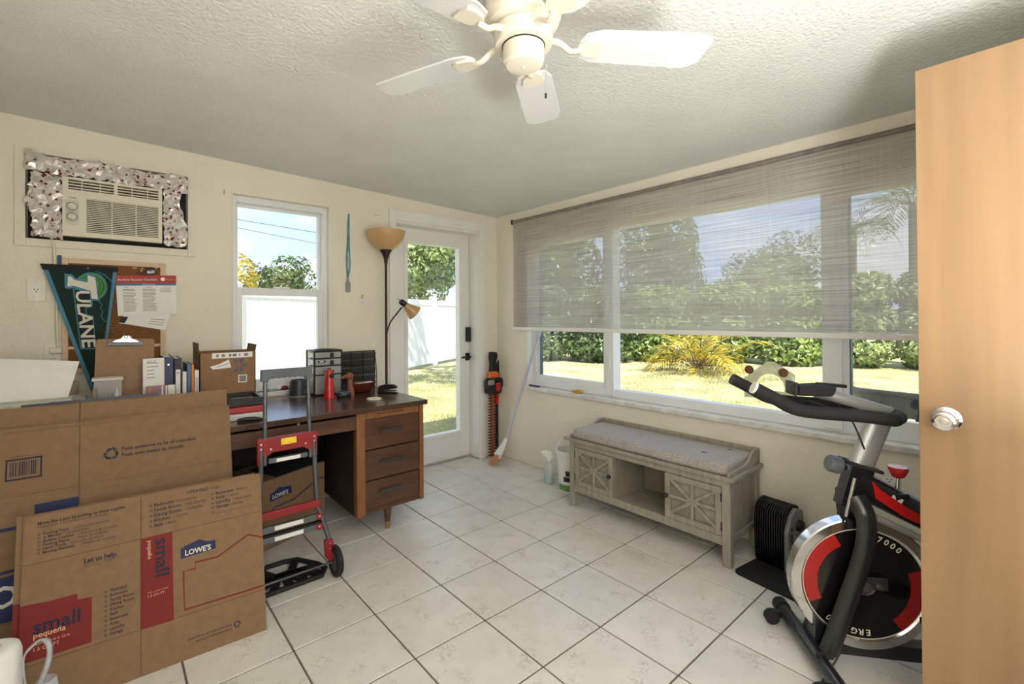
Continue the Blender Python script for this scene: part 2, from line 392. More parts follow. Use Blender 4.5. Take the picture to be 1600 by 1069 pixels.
# ---- glazed back door
d1 = win_root('door_1', 'white back door with one tall glass panel')
yd0, yd1 = YL + .135, YL + .18
gx0, gx1, gz0, gz1 = .375, .905, .252, 1.918
m_door = mat('door_paint', (236, 234, 230), 0.4, var=0.012, scale=4)
b = MB().bx(.215, gx0 - .03, yd0, yd1, .012, 2.06).bx(gx1 + .03, 1.022, yd0, yd1, .012, 2.06).bx(gx0 - .03, gx1 + .03, yd0, yd1, .012, gz0 - .03).bx(gx0 - .03, gx1 + .03, yd0, yd1, gz1 + .03, 2.06)
b.build('door_leaf', m_door, d1)
frame_mb(gx0 - .035, gx1 + .035, gz0 - .035, gz1 + .035, .035, yd0 - .012, yd1 + .01).build('glazing_bead', m_trim, d1, bevel=.006)
MB().bx(gx0, gx1, yd0 + .018, yd0 + .024, gz0, gz1).build('pane', m_glass, d1)
MB().bx(.978, 1.02, yd0 - .035, yd0, 1.06, 1.195).build('keypad_lock', m_black, d1, bevel=.006)
h = MB().bx(.975, 1.022, yd0 - .012, yd0, .885, .955).build('handle_rose', m_matte, d1, bevel=.004)
MB().tube([(1.0, yd0 - .01, .92), (1.0, yd0 - .05, .92), (.99, yd0 - .055, .92), (.90, yd0 - .055, .92)], .009).build('door_lever', m_matte, h, smooth=40)
MB().bx(DX0, DX1, YL + .11, YL + .22, -.004, .012).build('threshold', mat('weathered_sill', (176, 170, 156), .8, var=.12, scale=20), d1)
# jamb liner and casing around the door
b = MB().bx(DX0, DX0 + .02, YL, YL + .2, 0, DZ1).bx(DX1 - .02 + .012, DX1 + .0, YL, YL + .2, 0, DZ1).bx(DX0, DX1, YL, YL + .2, DZ1 - .02, DZ1)
struct(b, 'trim_1', m_trim, 'white jamb lining inside the back door opening', bevel=.002)
b = MB().bx(.133, .19, YL - .016, YL, 0, 2.146).bx(1.033, 1.093, YL - .016, YL, 0, 2.146).bx(.19, 1.033, YL - .016, YL, 2.066, 2.146)
struct(b, 'trim_2', m_trim, 'white casing around the back door', bevel=.004)
b = MB().bx(WX0, WX0 + .006, YL - .004, YL + .05, WZ0, WZ1).bx(WX1 - .006, WX1, YL - .004, YL + .05, WZ0, WZ1).bx(WX0 + .006, WX1 - .006, YL - .004, YL + .05, WZ1 - .006, WZ1)
struct(b, 'trim_3', m_wall, 'thin cream bead around the narrow window')
b = MB()
for x0, x1, z0, z1 in ((-1.938, AX0, 1.664, 2.166), (AX1, -1.164, 1.664, 2.166), (AX0, AX1, 1.664, AZ0), (AX0, AX1, AZ1, 2.166)): b.bx(x0, x1, YL - .012, YL, z0, z1)
struct(b, 'trim_4', m_wall, 'cream boards framing the air conditioner opening', bevel=.003)
struct(MB().bx(XR + .0, XR + .06, VY1 - .006, VY1, .684, VZ1), 'trim_5', m_trim, 'white lining at the side of the wide window')

# ---- open wooden flush door
m_birch = mat('birch_veneer', (162, 129, 92), 0.38, var=0.07, scale=2.2, stretch=(6, 6, 0.5), detail=6, coat=0.15)
d2 = win_root('door_2', 'open flush door of pale birch veneer with chrome knob')
MB().bx(.352, .388, -2.40, -1.621, .012, 2.042).build('door_leaf', m_birch, d2, bevel=.0015)
K = basis((.352, -1.682, .978), (0, -1, 0), (0, 0, 1), (-1, 0, 0))
kb = MB().lathe([(.001, .002), (.033, .002), (.034, .006), (.026, .011), (.014, .014), (.013, .034), (.02, .04), (.0275, .05), (.0285, .058), (.026, .065), (.020, .068), (.018, .066), (.010, .066), (.009, .069), (.0005, .070)], K, 32).build('knob', m_chrome, d2, smooth=35)
K2 = basis((.388, -1.682, .978), (0, 1, 0), (0, 0, 1), (1, 0, 0))
MB().lathe([(.001, 0), (.033, 0), (.026, .011), (.013, .014), (.013, .034), (.027, .05), (.0285, .058), (.020, .068), (.0005, .070)], K2, 24).build('knob', m_chrome, d2, smooth=35)

# ================================================================ THE GARDEN
GZ = -0.15
m_lawn = mat('dry_lawn', (168, 165, 118), 0.95, var=0.22, scale=1.1, bump=.5, bscale=40, detail=9)
struct(MB().grid(lambda u, v: (-30 + 75 * u, -30 + 75 * v, GZ + .02 * math.sin(9 * u) * math.cos(11 * v)), 40, 40), 'ground_lawn', m_lawn, 'dry yellow green lawn outside the windows')
# short grass near the house
m_grass = leaf_mat('grass_blades', (156, 164, 94), (214, 206, 156), .3)
def grass(n, region, h):
    b = MB(); vs = []; fs = []
    for k in range(n):
        x, y = region()
        while y > 4.4 + (x + 3.93) * .5557 - .12: x, y = region()
        a = rnd() * PI; hh = h * (.5 + rnd()); dx, dy = math.cos(a) * .006, math.sin(a) * .006; lx, ly = (rnd() - .5) * .05, (rnd() - .5) * .05
        i = len(vs); vs += [(x - dx, y - dy, GZ), (x + dx, y + dy, GZ), (x + lx, y + ly, GZ + hh)]; fs.append((i, i + 1, i + 2))
    b.v = vs; b.f = fs; return b
gr = grass(42000, lambda: ((2.0 + 8.5 * rnd(), -4.5 + 9 * rnd()) if rnd() < .6 else (-.5 + 5.5 * rnd(), 2.2 + 6 * rnd())), .045).build('grass', m_grass)
tag(gr, 'short dry grass growing on the lawn', 'grass', kind='stuff')

# white vinyl fence
m_fence = mat('white_vinyl_fence', (240, 242, 245), 0.4, var=0.01, scale=2)
fa, fb = Vector((-3.93, 4.4, 0)), Vector((10.0, 12.14, 0)); fd = (fb - fa).normalized(); L_ = (fb - fa).length
fence = thing('fence', 'tall white vinyl privacy fence at the edge of the lawn', 'fence', mat=basis((fa.x, fa.y, GZ), fd, Vector((-fd.y, fd.x, 0)), (0, 0, 1)))
nb = 7; PW = L_ / nb
post0 = MB().bx(-.065, .065, -.065, .065, 0, 2.0).add([(-.08, -.08, 2.0), (.08, -.08, 2.0), (.08, .08, 2.0), (-.08, .08, 2.0), (0, 0, 2.07)], [(3, 2, 1, 0), (0, 1, 4), (1, 2, 4), (2, 3, 4), (3, 0, 4)])
pm = None
for k in range(nb + 1):
    if pm is None: o = post0.build('post', m_fence, fence); pm = o.data
    else: o = D.objects.new('post', pm); COL.objects.link(o); o.parent = fence
    o.location = (k * PW, 0, 0)
npk = 12; bw = (PW - .13) / npk; bm_ = None; rm_ = None
for k in range(nb):
    for zr in (.08, 1.80):
        if rm_ is None: o = MB().bx(0, PW - .13, -.03, .03, 0, .14).build('rail', m_fence, fence, bevel=.004); rm_ = o.data
        else: o = D.objects.new('rail', rm_); COL.objects.link(o); o.parent = fence
        o.location = (k * PW + .065, 0, zr)
    for q in range(npk):
        if bm_ is None: o = MB().bx(.003, bw - .003, -.012, .012, 0, 1.62).build('board', m_fence, fence); bm_ = o.data
        else: o = D.objects.new('board', bm_); COL.objects.link(o); o.parent = fence
        o.location = (k * PW + .065 + q * bw, 0, .2)

# foliage
m_bark = mat('bark', (98, 82, 66), .9, var=.2, scale=18, bump=.6, bscale=30)
leafs = [leaf_mat('leaf_dark', (52, 76, 36), (112, 138, 72)), leaf_mat('leaf_mid', (78, 110, 50), (168, 190, 100)), leaf_mat('leaf_pale', (104, 132, 72), (190, 204, 136)), leaf_mat('leaf_yellow', (92, 116, 40), (236, 200, 66), .45)]
def leaf_cloud(blobs, n, size, z0=None):
    vs = []; fs = []
    tot = sum(b[3] * b[4] for b in blobs)
    for (cx, cy, cz, rx, rz) in blobs:
        for k in range(int(n * rx * rz / tot)):
            while True:
                p = Vector((rnd() * 2 - 1, rnd() * 2 - 1, rnd() * 2 - 1))
                if 0.3 < p.length < 1: break
            p = p.normalized() * (p.length ** .4)
            c = Vector((cx + p.x * rx, cy + p.y * rx, cz + p.z * rz))
            if c.z < GZ: c.z = GZ + .05 * rnd()
            d = (p + Vector((rnd() - .5, rnd() - .5, rnd() - .3)) * 1.6).normalized()
            a = d.cross(Vector((rnd() - .5, rnd() - .5, rnd() - .5))).normalized(); bq = d.cross(a)
            s = size * (.6 + .8 * rnd()); i = len(vs)
            vs += [c - a * s, c - bq * s * .42 + d * s * .1, c + a * s, c + bq * s * .42 + d * s * .1]; fs.append((i, i + 1, i + 2, i + 3))
    b = MB(); b.v = vs; b.f = fs; return b
def plant(name, label, cat, x, y, blobs, n, size, lm, trunk=None, group=None):
    t = thing(name, label, cat, (x, y, GZ), 0, group)
    leaf_cloud(blobs, n, size).build('foliage', leafs[lm], t, kind='stuff')
    tr = MB()
    for pts, r in (trunk or [([(0, 0, 0), (.03, .02, blobs[0][2] * .8)], .035)]):
        P = bez(pts, 4); tr.tube(P, [r * (1 - .6 * i / (len(P) - 1)) for i in range(len(P))], 7)
    tr.build('trunk', m_bark, t, smooth=60); return t
def shrub_blobs(R, h_, n=6):
    """dense from the ground up, never wider than R"""
    out = []
    for k in range(n):
        a = 2 * PI * k / n + rnd() * .5
        for zf in (.16, .42, .68): out.append((R * .36 * math.cos(a + zf * 3), R * .36 * math.sin(a + zf * 3), h_ * (zf + .06 * rnd()), R * .62, h_ * .2))
    return out
def blobs_for(w_, h_, n=7, base=.3):
    out = []
    for k in range(n):
        a = 2 * PI * k / n + rnd(); r = w_ * (.15 + .35 * rnd()); out.append((r * math.cos(a), r * math.sin(a), h_ * (base + (1 - base) * (.25 + .5 * rnd())), w_ * (.3 + .15 * rnd()), h_ * (.22 + .12 * rnd())))
    return out
GT = 'trees and shrubs beyond the lawn'
for x, y, w_, h_, lm, lab in (
        (9.7, 9.0, 2.6, 2.7, 0, 'dark leafy shrub at the far corner of the lawn'),
        (10.6, 7.3, 2.4, 2.6, 0, 'dark shrub next to the corner shrub by the lawn'),
        (12.2, 6.2, 2.4, 2.6, 1, 'mid green shrub between the dark shrubs and the palm clump'),
        (13.3, 4.6, 2.6, 2.7, 1, 'mid green shrub just behind the palm clump'),
        (13.6, 2.9, 2.5, 2.6, 1, 'broad green shrub past the palm clump'),
        (14.4, 1.5, 2.6, 2.8, 2, 'pale green shrub behind the patio chair'),
        (14.9, -.1, 2.6, 2.9, 2, 'pale leafy hedge shrub beyond the exercise bike'),
        (15.2, -1.7, 2.7, 2.9, 2, 'pale shrub second from the end of the hedge'),
        (14.9, -3.4, 2.6, 2.7, 1, 'green shrub at the end of the hedge')):
    plant('garden_shrub', lab, 'shrub', x, y, shrub_blobs(1.12 if y > 4 else .95, h_), 9500, .085, lm, group=GT)
for x, y, w_, h_, lm, n, lab in (
        (13.7, 12.2, 4.6, 5.8, 0, 8000, 'tall dark tree above the far lawn corner'),
        (17.2, 9.2, 4.7, 5.9, 0, 7500, 'tall dark tree behind the dark shrubs'),
        (23.0, -2.2, 6.0, 7.2, 1, 8000, 'tall green tree behind the hedge and patio chair'),
        (25.5, 7.2, 6.0, 5.4, 0, 6500, 'dark tree far behind the palm clump'),
        (8.2, 14.4, 4.6, 5.4, 2, 9000, 'bushy pale green tree behind the white fence'),
        (7.7, 19.1, 3.2, 4.8, 1, 6000, 'green tree right behind the bushy pale one')):
    plant('garden_tree', lab, 'tree', x, y, blobs_for(w_ * .6, h_, 9, .3), n, .12, lm,
          [([(0, 0, 0), (.1, .05, h_ * .3), (.05, .1, h_ * .65)], .14), ([(.08, .05, h_ * .28), (.5, .2, h_ * .55)], .07), ([(.08, .05, h_ * .3), (-.4, -.3, h_ * .6)], .07)], GT)
for x, y, w_, h_, lm, lab in ((3.6, 29.5, 5.0, 4.9, 3, 'distant yellow flowering tree seen over the fence'), (8.2, 34.6, 5.4, 5.6, 0, 'distant rounded dark tree seen over the fence'),
                              (9.6, 28.2, 4.2, 4.4, 2, 'distant pale tree seen over the fence')):
    plant('garden_tree', lab, 'tree', x, y, blobs_for(w_ * .62, h_, 8, .2), 3200, .2, lm, [([(0, 0, 0), (.1, 0, h_ * .6)], .16)], GT)
plant('garden_tree', 'loose tree standing on the lawn just outside the back wall', 'tree', 1.45, 5.1, [(.2 + 1.5 * math.cos(a * 1.26), 1.5 * math.sin(a * 1.26), 6.2 + .5 * (a % 2), .95, .8) for a in range(5)], 1500, .16, 1, [([(0, 0, 0), (.1, .05, 2.6), (.05, .1, 5.6)], .13)] + [([(.05, .1, 4.6), (.2 + 1.1 * math.cos(a * 1.26), 1.1 * math.sin(a * 1.26), 6.1)], .05) for a in range(5)], GT)
# palm fronds
def frond(b, base, az, length, rise, droop, leaf=.42, nl=16, wid=.024):
    P = []
    for k in range(9):
        t = k / 8; r = length * t; P.append(Vector((base[0] + math.cos(az) * r * (1 - .25 * t), base[1] + math.sin(az) * r * (1 - .25 * t), base[2] + rise * t - droop * t * t)))
    b[0].tube(P, [.014 * (1 - .8 * i / 8) for i in range(9)], 5)
    for k in range(2, nl + 2):
        t = k / (nl + 1.5); i = min(int(t * 8), 7); f = t * 8 - i; p = P[i].lerp(P[i + 1], f); d = (P[i + 1] - P[i]).normalized()
        sd = d.cross(Vector((0, 0, 1))).normalized()
        for s in (-1, 1):
            L = leaf * math.sin(PI * min(.95, .25 + .7 * t)) * (.8 + .4 * rnd())
            tip = p + (sd * s * .75 + d * .75 + Vector((0, 0, -.25 + .35 * rnd()))) * L * .8; mid = p.lerp(tip, .5) + Vector((0, 0, .03)); q = d * wid
            b[1].add([p - q * .3, mid - q, tip, mid + q], [(0, 1, 2, 3)])
def palm(label, x, y, stems, n, length, rise, droop, lm, leaf=.42, trunk_h=0.0):
    t = thing('garden_palm', label, 'palm', (x, y, GZ), 0, GT)
    b = [MB(), MB()]
    for s in range(stems):
        sx, sy = ((rnd() - .5) * .7, (rnd() - .5) * .7) if stems > 1 else (0, 0)
        if trunk_h: b[0].tube(bez([(sx, sy, 0), (sx * 1.3 + .1, sy * 1.3, trunk_h * .5), (sx * 1.6 + .15, sy * 1.6, trunk_h)], 5), .11 if stems == 1 else .05, 8)
        for k in range(n): frond(b, (sx * 1.6 + (.15 if trunk_h else 0), sy * 1.6, max(.1, trunk_h)), 2 * PI * k / n + rnd() * .6, length * (.7 + .5 * rnd()), rise * (.5 + .8 * rnd()), droop * (.6 + .8 * rnd()), leaf)
    b[0].build('trunk', m_bark, t, smooth=60); b[1].build('fronds', leafs[lm], t, kind='stuff')
palm('clump palm with yellowing arched fronds in the lawn', 9.9, 3.55, 5, 8, 1.9, 1.9, 1.9, 3, .5)
palm('green clump palm rising behind the shrubs', 16.5, 4.6, 3, 9, 1.8, 3.0, 1.6, 1, .6, 1.4)
palm('tall palm with a spreading crown just behind the hedge', 16.4, .6, 1, 16, 2.2, 1.5, 1.8, 0, .85, 4.6)
palm('tall palm standing farther back behind the hedge', 20.5, 2.9, 1, 16, 2.2, 1.6, 1.9, 0, .85, 4.7)

# power lines over the fence
m_wire = mat('wire', (88, 96, 110), .6)
for a, b_, lab in (((-13.71, 26.24, 7.66), (19.69, 17.14, 3.96), 'upper power line crossing the sky'), ((-14.73, 28.61, 8.68), (21.47, 18.71, 2.88), 'lower power line crossing the sky'), ((13.8, 95, 7.88), (12.49, -30, 5.6), 'thin distant power line rising above the trees')):
    o = MB().tube([Vector(a).lerp(Vector(b_), k / 10) - Vector((0, 0, .0)) for k in range(11)], .02, 6).build('power_line', m_wire)
    tag(o, lab, 'power line', 'power lines')

# patio chair outside
m_iron = mat('painted_iron', (52, 60, 68), .5, var=.08)
pc = thing('patio_chair', 'dark metal patio chair with a curved slotted back outside the window', 'chair', (2.62, -1.47, GZ), 0)
ax = lambda a, r, z: (-.0 - r * math.cos(a), r * math.sin(a), z)
A = [math.radians(-88 + 176 * k / 16) for k in range(17)]
def backz(a): return .90 + .05 * math.cos(a)
# the back curves around the far side (towards the garden is +x, seat faces the garden)
MB().tube([ax(a, .50, backz(a)) for a in A], .018, 8).build('top_rail', m_iron, pc, smooth=60)
b = MB().grid(lambda u, v: ax(math.radians(-88 + 176 * u), .495, .895 - .13 * v + .045 * math.cos(math.radians(-88 + 176 * u))), 16, 1); b.build('back_band', m_iron, pc)
for k in range(15):
    a = A[k + 1]; b = MB(); b.tube([ax(a - .035, .495, backz(a) - .05), ax(a - .03, .485, .62), ax(a, .47, .46)], .034, 4, flat=.2).build('back_slat', m_iron, pc)
MB().tube([ax(a, .49, .76) for a in A], .013, 6).build('mid_rail', m_iron, pc, smooth=60)
MB().prism(circ(.47, 28), .43, .46, T(0, 0, 0)).build('seat', m_iron, pc, bevel=.008)
for sx, sy in ((-1, -1), (-1, 1), (1, -1), (1, 1)): MB().cyl((sx * .3, sy * .3, .44), (sx * .36, sy * .36, 0), .016).build('leg', m_iron, pc, smooth=60)

# clear window bird feeder stuck to the outside of the pane
m_acr = mat('frosty_acrylic', (238, 240, 206), .25, var=.06, scale=20, alpha=.72)
m_cup = mat('amber_suction_cup', (120, 62, 24), .3, var=.25, scale=60)
fe = thing('bird_feeder', 'clear house-shaped plastic bird feeder stuck to the window pane', 'bird feeder', (fx0 + .056, -.835, .80), 0)
Fm = basis((0, 0, 0), (0, -1, 0), (0, 0, 1), (-1, 0, 0))
house = [(-.125, 0), (-.125, .125), (-.02, .215), (.02, .215), (.125, .15), (.125, 0)]
def holed(outer, hole, z0, z1, m):
    b = MB(); n = len(outer)
    for i in range(n):   # strips from outer to hole, same count
        j = (i + 1) % n
        for za in (z0, z1): b.add([(*outer[i], za), (*outer[j], za), (*hole[j], za), (*hole[i], za)], [(0, 1, 2, 3)], m)
        b.add([(*outer[i], z0), (*outer[j], z0), (*outer[j], z1), (*outer[i], z1)], [(0, 1, 2, 3)], m); b.add([(*hole[i], z0), (*hole[j], z0), (*hole[j], z1), (*hole[i], z1)], [(3, 2, 1, 0)], m)
    return b
outer = [(-.125, 0), (-.125, .06), (-.125, .125), (-.07, .172), (-.02, .215), (.02, .215), (.07, .185), (.125, .15), (.125, .07), (.125, 0), (.05, 0), (-.05, 0)]
hole = [(-.072, .045), (-.076, .07), (-.07, .10), (-.052, .125), (-.02, .142), (.015, .143), (.045, .128), (.065, .10), (.073, .07), (.068, .045), (.03, .04), (-.03, .04)]
holed(outer, hole, .0, .003, Fm @ T(0, 0, -.06)).build('front_panel', m_acr, fe)
MB().bx(.0, .09, -.125, .125, 0, .004).bx(.086, .09, -.125, .125, 0, .03).build('tray', m_acr, fe)
MB().bx(.003, .06, -.125, -.121, 0, .14).build('side_panel', m_acr, fe); MB().bx(.003, .06, .121, .125, 0, .12).build('side_panel', m_acr, fe)
MB().cyl((.095, -.11, .035), (.095, .09, .035), .005).build('perch', m_bark, fe)
for yy, zz in ((.095, .165), (-.085, .162)): MB().lathe([(.026, 0), (.02, .006), (.006, .012), (.006, .02)], T(0, yy, zz) @ Ry(90), 18).build('suction_cup', m_cup, fe, smooth=40)

# ================================================================ WALL BEHIND THE DESK
def Wm(x, z, y=YL): return T(x, y, z) @ FRONT          # print plane on the wall, +z local towards the room
# ---- air conditioner
m_ac = mat('aged_beige_plastic', (226, 219, 198), .45, var=.015)
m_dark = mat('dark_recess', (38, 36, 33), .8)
ac = thing('air_conditioner', 'beige window air conditioner with slatted grille set in foil', 'air conditioner', (-1.545, YL - .045, 1.728))
def acb(name, x0, x1, y0, y1, z0, z1, m, bev=0, par=None): return MB().bx(x0, x1, y0, y1, z0, z1).build(name, m, par or ac, bevel=bev)
acb('body', -.205, .205, .045, .40, .012, .30, m_ac)
b = MB()  # face with openings for grille and vents
for x0, x1, z0, z1 in ((-.213, -.118, 0, .245), (.195, .213, 0, .31), (-.118, .195, 0, .026), (-.118, .195, .205, .245), (-.213, -.19, .245, .31), (-.19, .195, .297, .31), (-.004, .012, .245, .297)): b.bx(x0, x1, 0, .045, z0, z1)
b.build('front_panel', m_ac, ac)
acb('grille_back', -.12, .197, .03, .044, .024, .207, m_dark); acb('vent_back', -.19, .197, .03, .044, .243, .299, m_dark)
for k in range(18):
    z = .03 + k * .0099
    MB().add([(-.118, .002, z), (.195, .002, z), (.195, .022, z + .003), (-.118, .022, z + .003), (-.118, .002, z + .0052), (.195, .002, z + .0052), (.195, .022, z + .008), (-.118, .022, z + .008)],
             [(3, 2, 1, 0), (4, 5, 6, 7), (0, 1, 5, 4), (1, 2, 6, 5), (2, 3, 7, 6), (3, 0, 4, 7)]).build('louver', m_ac, ac)
for x in (-.012, .093): acb('grille_bar', x - .002, x + .002, .0, .02, .026, .205, m_ac)
for side, (x0, x1) in enumerate(((-.19, -.004), (.012, .195))):
    for k in range(3): acb('louver', x0, x1, .004, .024, .252 + k * .0155, .258 + k * .0155, m_ac)
for x in (-.136, -.062, .075, .145): acb('vent_bar', x - .002, x + .002, .002, .02, .245, .297, m_ac)
acb('control_plate', -.202, -.148, -.002, .002, .06, .19, mat('grey_print', (205, 203, 190), .5))
for z in (.155, .10):
    kn = MB().lathe([(.019, 0), (.019, .004), (.015, .005), (.014, .016), (.0005, .017)], Wm(-.175, z, 0), 20).build('knob', m_ac, ac, smooth=35)
    MB().bx(-.178, -.172, -.024, -.016, z - .012, z + .012).build('knob_grip', m_ac, kn, bevel=.001)
    MB().lathe([(.0195, 0), (.0215, 0), (.0215, .003), (.0195, .003)], Wm(-.175, z, -.0015), 24, cap=False).build('knob_ring', m_dark, kn)
MB().text('COOL', .012, Wm(-.19, .196, -.002), .01).build('lettering', m_dark, ac)
MB().bx(-.003, .003, -.003, .003, .252, .29, T(.004, 0, 0)).build('damper_lever', m_ac, ac)

# ---- foil stuffed round the air conditioner
def foil_material():
    m = D.materials.new('printed_foil'); m.use_nodes = True; nt = m.node_tree; N = nt.nodes; L = nt.links; b = N['Principled BSDF']
    tx = N.new('ShaderNodeTexCoord'); vo = N.new('ShaderNodeTexVoronoi'); vo.inputs['Scale'].default_value = 34; vo.inputs['Randomness'].default_value = 1.0
    nz = N.new('ShaderNodeTexNoise'); nz.inputs['Scale'].default_value = 55; ad = N.new('ShaderNodeMix'); ad.data_type = 'RGBA'; ad.blend_type = 'ADD'; ad.inputs[0].default_value = .025
    L.new(tx.outputs['Object'], nz.inputs['Vector']); L.new(tx.outputs['Object'], ad.inputs[6]); L.new(nz.outputs['Color'], ad.inputs[7]); L.new(ad.outputs[2], vo.inputs['Vector'])
    rp = N.new('ShaderNodeValToRGB'); rp.color_ramp.interpolation = 'CONSTANT'
    rp.color_ramp.elements[0].color = srgb(140, 48, 44) + (1,); rp.color_ramp.elements[1].position = .27; rp.color_ramp.elements[1].color = srgb(232, 228, 224) + (1,)
    L.new(vo.outputs['Distance'], rp.inputs[0]); L.new(rp.outputs[0], b.inputs['Base Color'])
    b.inputs['Metallic'].default_value = .55; b.inputs['Roughness'].default_value = .3
    return m
m_foil = foil_material()
fo = thing('foil_insulation', 'crumpled silver foil with red print around the air conditioner', 'insulation', (-1.55, YL - .02, 1.72))
def foil(poly_fn, nu, nv, amp):
    def fn(u, v):
        x, z = poly_fn(u, v); return (x + (rnd() - .5) * amp * .5, -.004 - rnd() * amp, z + (rnd() - .5) * amp * .5)
    MB().grid(fn, nu, nv).build('foil_sheet', m_foil, fo)
foil(lambda u, v: (-.345 + .69 * u, .326 + (.098 - .016 * abs(math.sin(7 * u))) * v - (.006 if v < .1 else 0)), 34, 6, .034)
foil(lambda u, v: (-.337 + (.127) * u + (.012 * math.sin(8 * v) + .006 if u < .1 else 0), -.012 + .33 * v), 8, 18, .034)
foil(lambda u, v: (.224 + (.10 + .018 * math.sin(6 * v)) * u, -.005 + .33 * v), 6, 18, .034)
# shade of the gap behind the foil, painted as dark sheets
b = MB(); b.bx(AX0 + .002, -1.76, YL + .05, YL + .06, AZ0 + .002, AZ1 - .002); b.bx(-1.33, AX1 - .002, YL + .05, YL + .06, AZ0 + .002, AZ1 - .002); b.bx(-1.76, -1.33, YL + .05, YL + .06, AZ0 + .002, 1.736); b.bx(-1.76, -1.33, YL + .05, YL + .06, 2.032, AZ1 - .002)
struct(b, 'gap_shade', m_dark, 'dark sheets painted as the shaded gap around the air conditioner')
b = MB().tube(bez([(-1.80, YL + .035, 1.735), (-1.80, YL + .0, 1.712), (-1.796, YL - .02, 1.690), (-1.79, YL - .02, 1.64), (-1.782, YL - .016, 1.4), (-1.778, YL - .016, 1.2), (-1.775, YL - .022, 1.135)], 6), .006, 8)
b.v = [(x + 1.545, y - YL + .045, z - 1.728) for x, y, z in b.v]; b.build('power_cord', m_ac, ac, smooth=60)

# ---- outlets and switch
m_plate = mat('ivory_plate', (234, 230, 218), .4, var=.01)
def outlet(label, m, round_=True, loc=(0, 0, 0)):
    t = thing('wall_outlet', label, 'outlet', mat=m)
    MB().prism(rrect(.072, .116, .006), 0, .006).build('cover_plate', m_plate, t, bevel=.002)
    if round_:
        f = MB().prism(circ(.019, 20), .006, .009).build('socket_face', m_white, t)
        for x, y in ((-.007, .004), (.007, .004), (0, -.008)): MB().prism(circ(.003, 8, x, y), .009, .0096).build('slot', m_dark, f)
    else:
        for yy in (.022, -.022):
            f = MB().prism(rrect(.03, .028, .01, cy=yy), .006, .009).build('socket_face', m_white, t)
            for x in (-.006, .006): MB().prism(rrect(.002, .008, .0005, 1, x, yy + .003), .009, .0096).build('slot', m_dark, f)
    for y in ((.045, -.045) if round_ else (0,)): MB().prism(circ(.003, 10, 0, y), .006, .0075).build('screw', m_steel, t)
    return t
outlet('square ivory outlet with a round three-hole socket left of the pennant', Wm(-1.858, 1.44))
t = outlet('low outlet with the air conditioner plug in it, behind the white paper', Wm(-1.795, 1.105), False)
MB().cb((.012, .022, .02), (.05, .03, .028)).build('plug', m_ac, t, bevel=.005)
EAST = lambda y, z: basis((XR, y, z), (0, -1, 0), (0, 0, 1), (-1, 0, 0))
outlet('white duplex outlet just above the bench cushion', EAST(.285, .545), False)
outlet('white outlet on the wall behind the exercise bike', EAST(-1.397, .513))
sw = thing('light_switch', 'white light switch beside the back door', 'switch', mat=Wm(1.203, 1.19))
MB().prism(rrect(.07, .116, .006), 0, .006).build('cover_plate', m_plate, sw, bevel=.002)
MB().bx(-.005, .005, -.013, .013, .006, .012).build('toggle', m_white, sw, bevel=.002)

# ---- cork board with papers
m_cork = mat('cork', (128, 84, 44), .9, var=.14, scale=90, bump=.3, bscale=120)
m_pine = mat('pale_pine', (214, 184, 150), .5, var=.06, scale=6, stretch=(1, 1, 8))
ck = thing('cork_board', 'pine-framed cork notice board hanging behind the pennant', 'notice board', (-1.538, YL, 1.0))
MB().bx(-.205, .205, -.012, -.002, .02, .60).build('cork_panel', m_cork, ck)
for x0, x1, z0, z1 in ((-.224, -.198, .0, .612), (.198, .224, 0, .612), (-.198, .198, 0, .026), (-.198, .198, .586, .612)):
    MB().bx(x0, x1, -.02, -.002, z0, z1).build('frame_strip', m_pine, ck, bevel=.002)
MB().bx(-.198, .198, -.018, -.01, .13, .145).build('ledge_strip', m_pine, ck)
o = MB().bx(-1.778, -1.762, YL - .014, YL - .002, 1.34, 1.625).build('blue_folder', mat('navy_folder', (40, 60, 110), .5)); tag(o, 'narrow edge of a blue folder tucked behind the cork board', 'folder')
m_red = mat('brick_red_print', (178, 60, 52), .6, var=.03); m_blueband = mat('blue_band_print', (72, 112, 150), .6, var=.03)
m_ink = mat('grey_ink', (132, 130, 128), .8); m_navy = mat('navy_ink', (26, 31, 56), .7, var=.04)
def sheet(name, label, cat, corners, y, mtl=m_paper, group=None):
    """thin pinned sheet, corners (x, z) from lower left counter-clockwise"""
    t = thing(name, label, cat, (sum(c[0] for c in corners) / 4, y, sum(c[1] for c in corners) / 4), 0, group)
    o = t.location; (x0, z0), (x1, z1), (x2, z2), (x3, z3) = [(c[0] - o.x, c[1] - o.z) for c in corners]
    def P(u, v, d=0.0):
        x = (x0 * (1 - u) + x1 * u) * (1 - v) + (x3 * (1 - u) + x2 * u) * v; z = (z0 * (1 - u) + z1 * u) * (1 - v) + (z3 * (1 - u) + z2 * u) * v
        return (x, -d - .003 * math.sin(3 * PI * u) * (1 - v), z)
    b = MB(); b.grid(lambda u, v: P(u, v, .0006), 12, 6); b.grid(lambda u, v: P(1 - u, v, 0), 12, 6); b.build('page', mtl, t, smooth=50)
    return t, P
def patch(P, u0, u1, v0, v1, d=.0012, n=6):
    return MB().grid(lambda u, v: P(u0 + (u1 - u0) * u, v0 + (v1 - v0) * v, d), n, 1)
ts, Ps = sheet('printed_sheet', 'white letter sheet hanging below the red-headed checklist', 'paper', [(-1.53, 1.268), (-1.318, 1.222), (-1.290, 1.325), (-1.50, 1.325)], YL - .021)
patch(Ps, .0, .12, .05, .6).build('photo_corner', m_navy, ts)
for k in range(3): patch(Ps, .6, .92, .25 + .15 * k, .28 + .15 * k).build('text_line', m_ink, ts)
tl, Pl = sheet('checklist', 'white checklist with a red header and blue band pinned on the cork', 'paper', [(-1.532, 1.306), (-1.262, 1.318), (-1.265, 1.544), (-1.543, 1.531)], YL - .027)
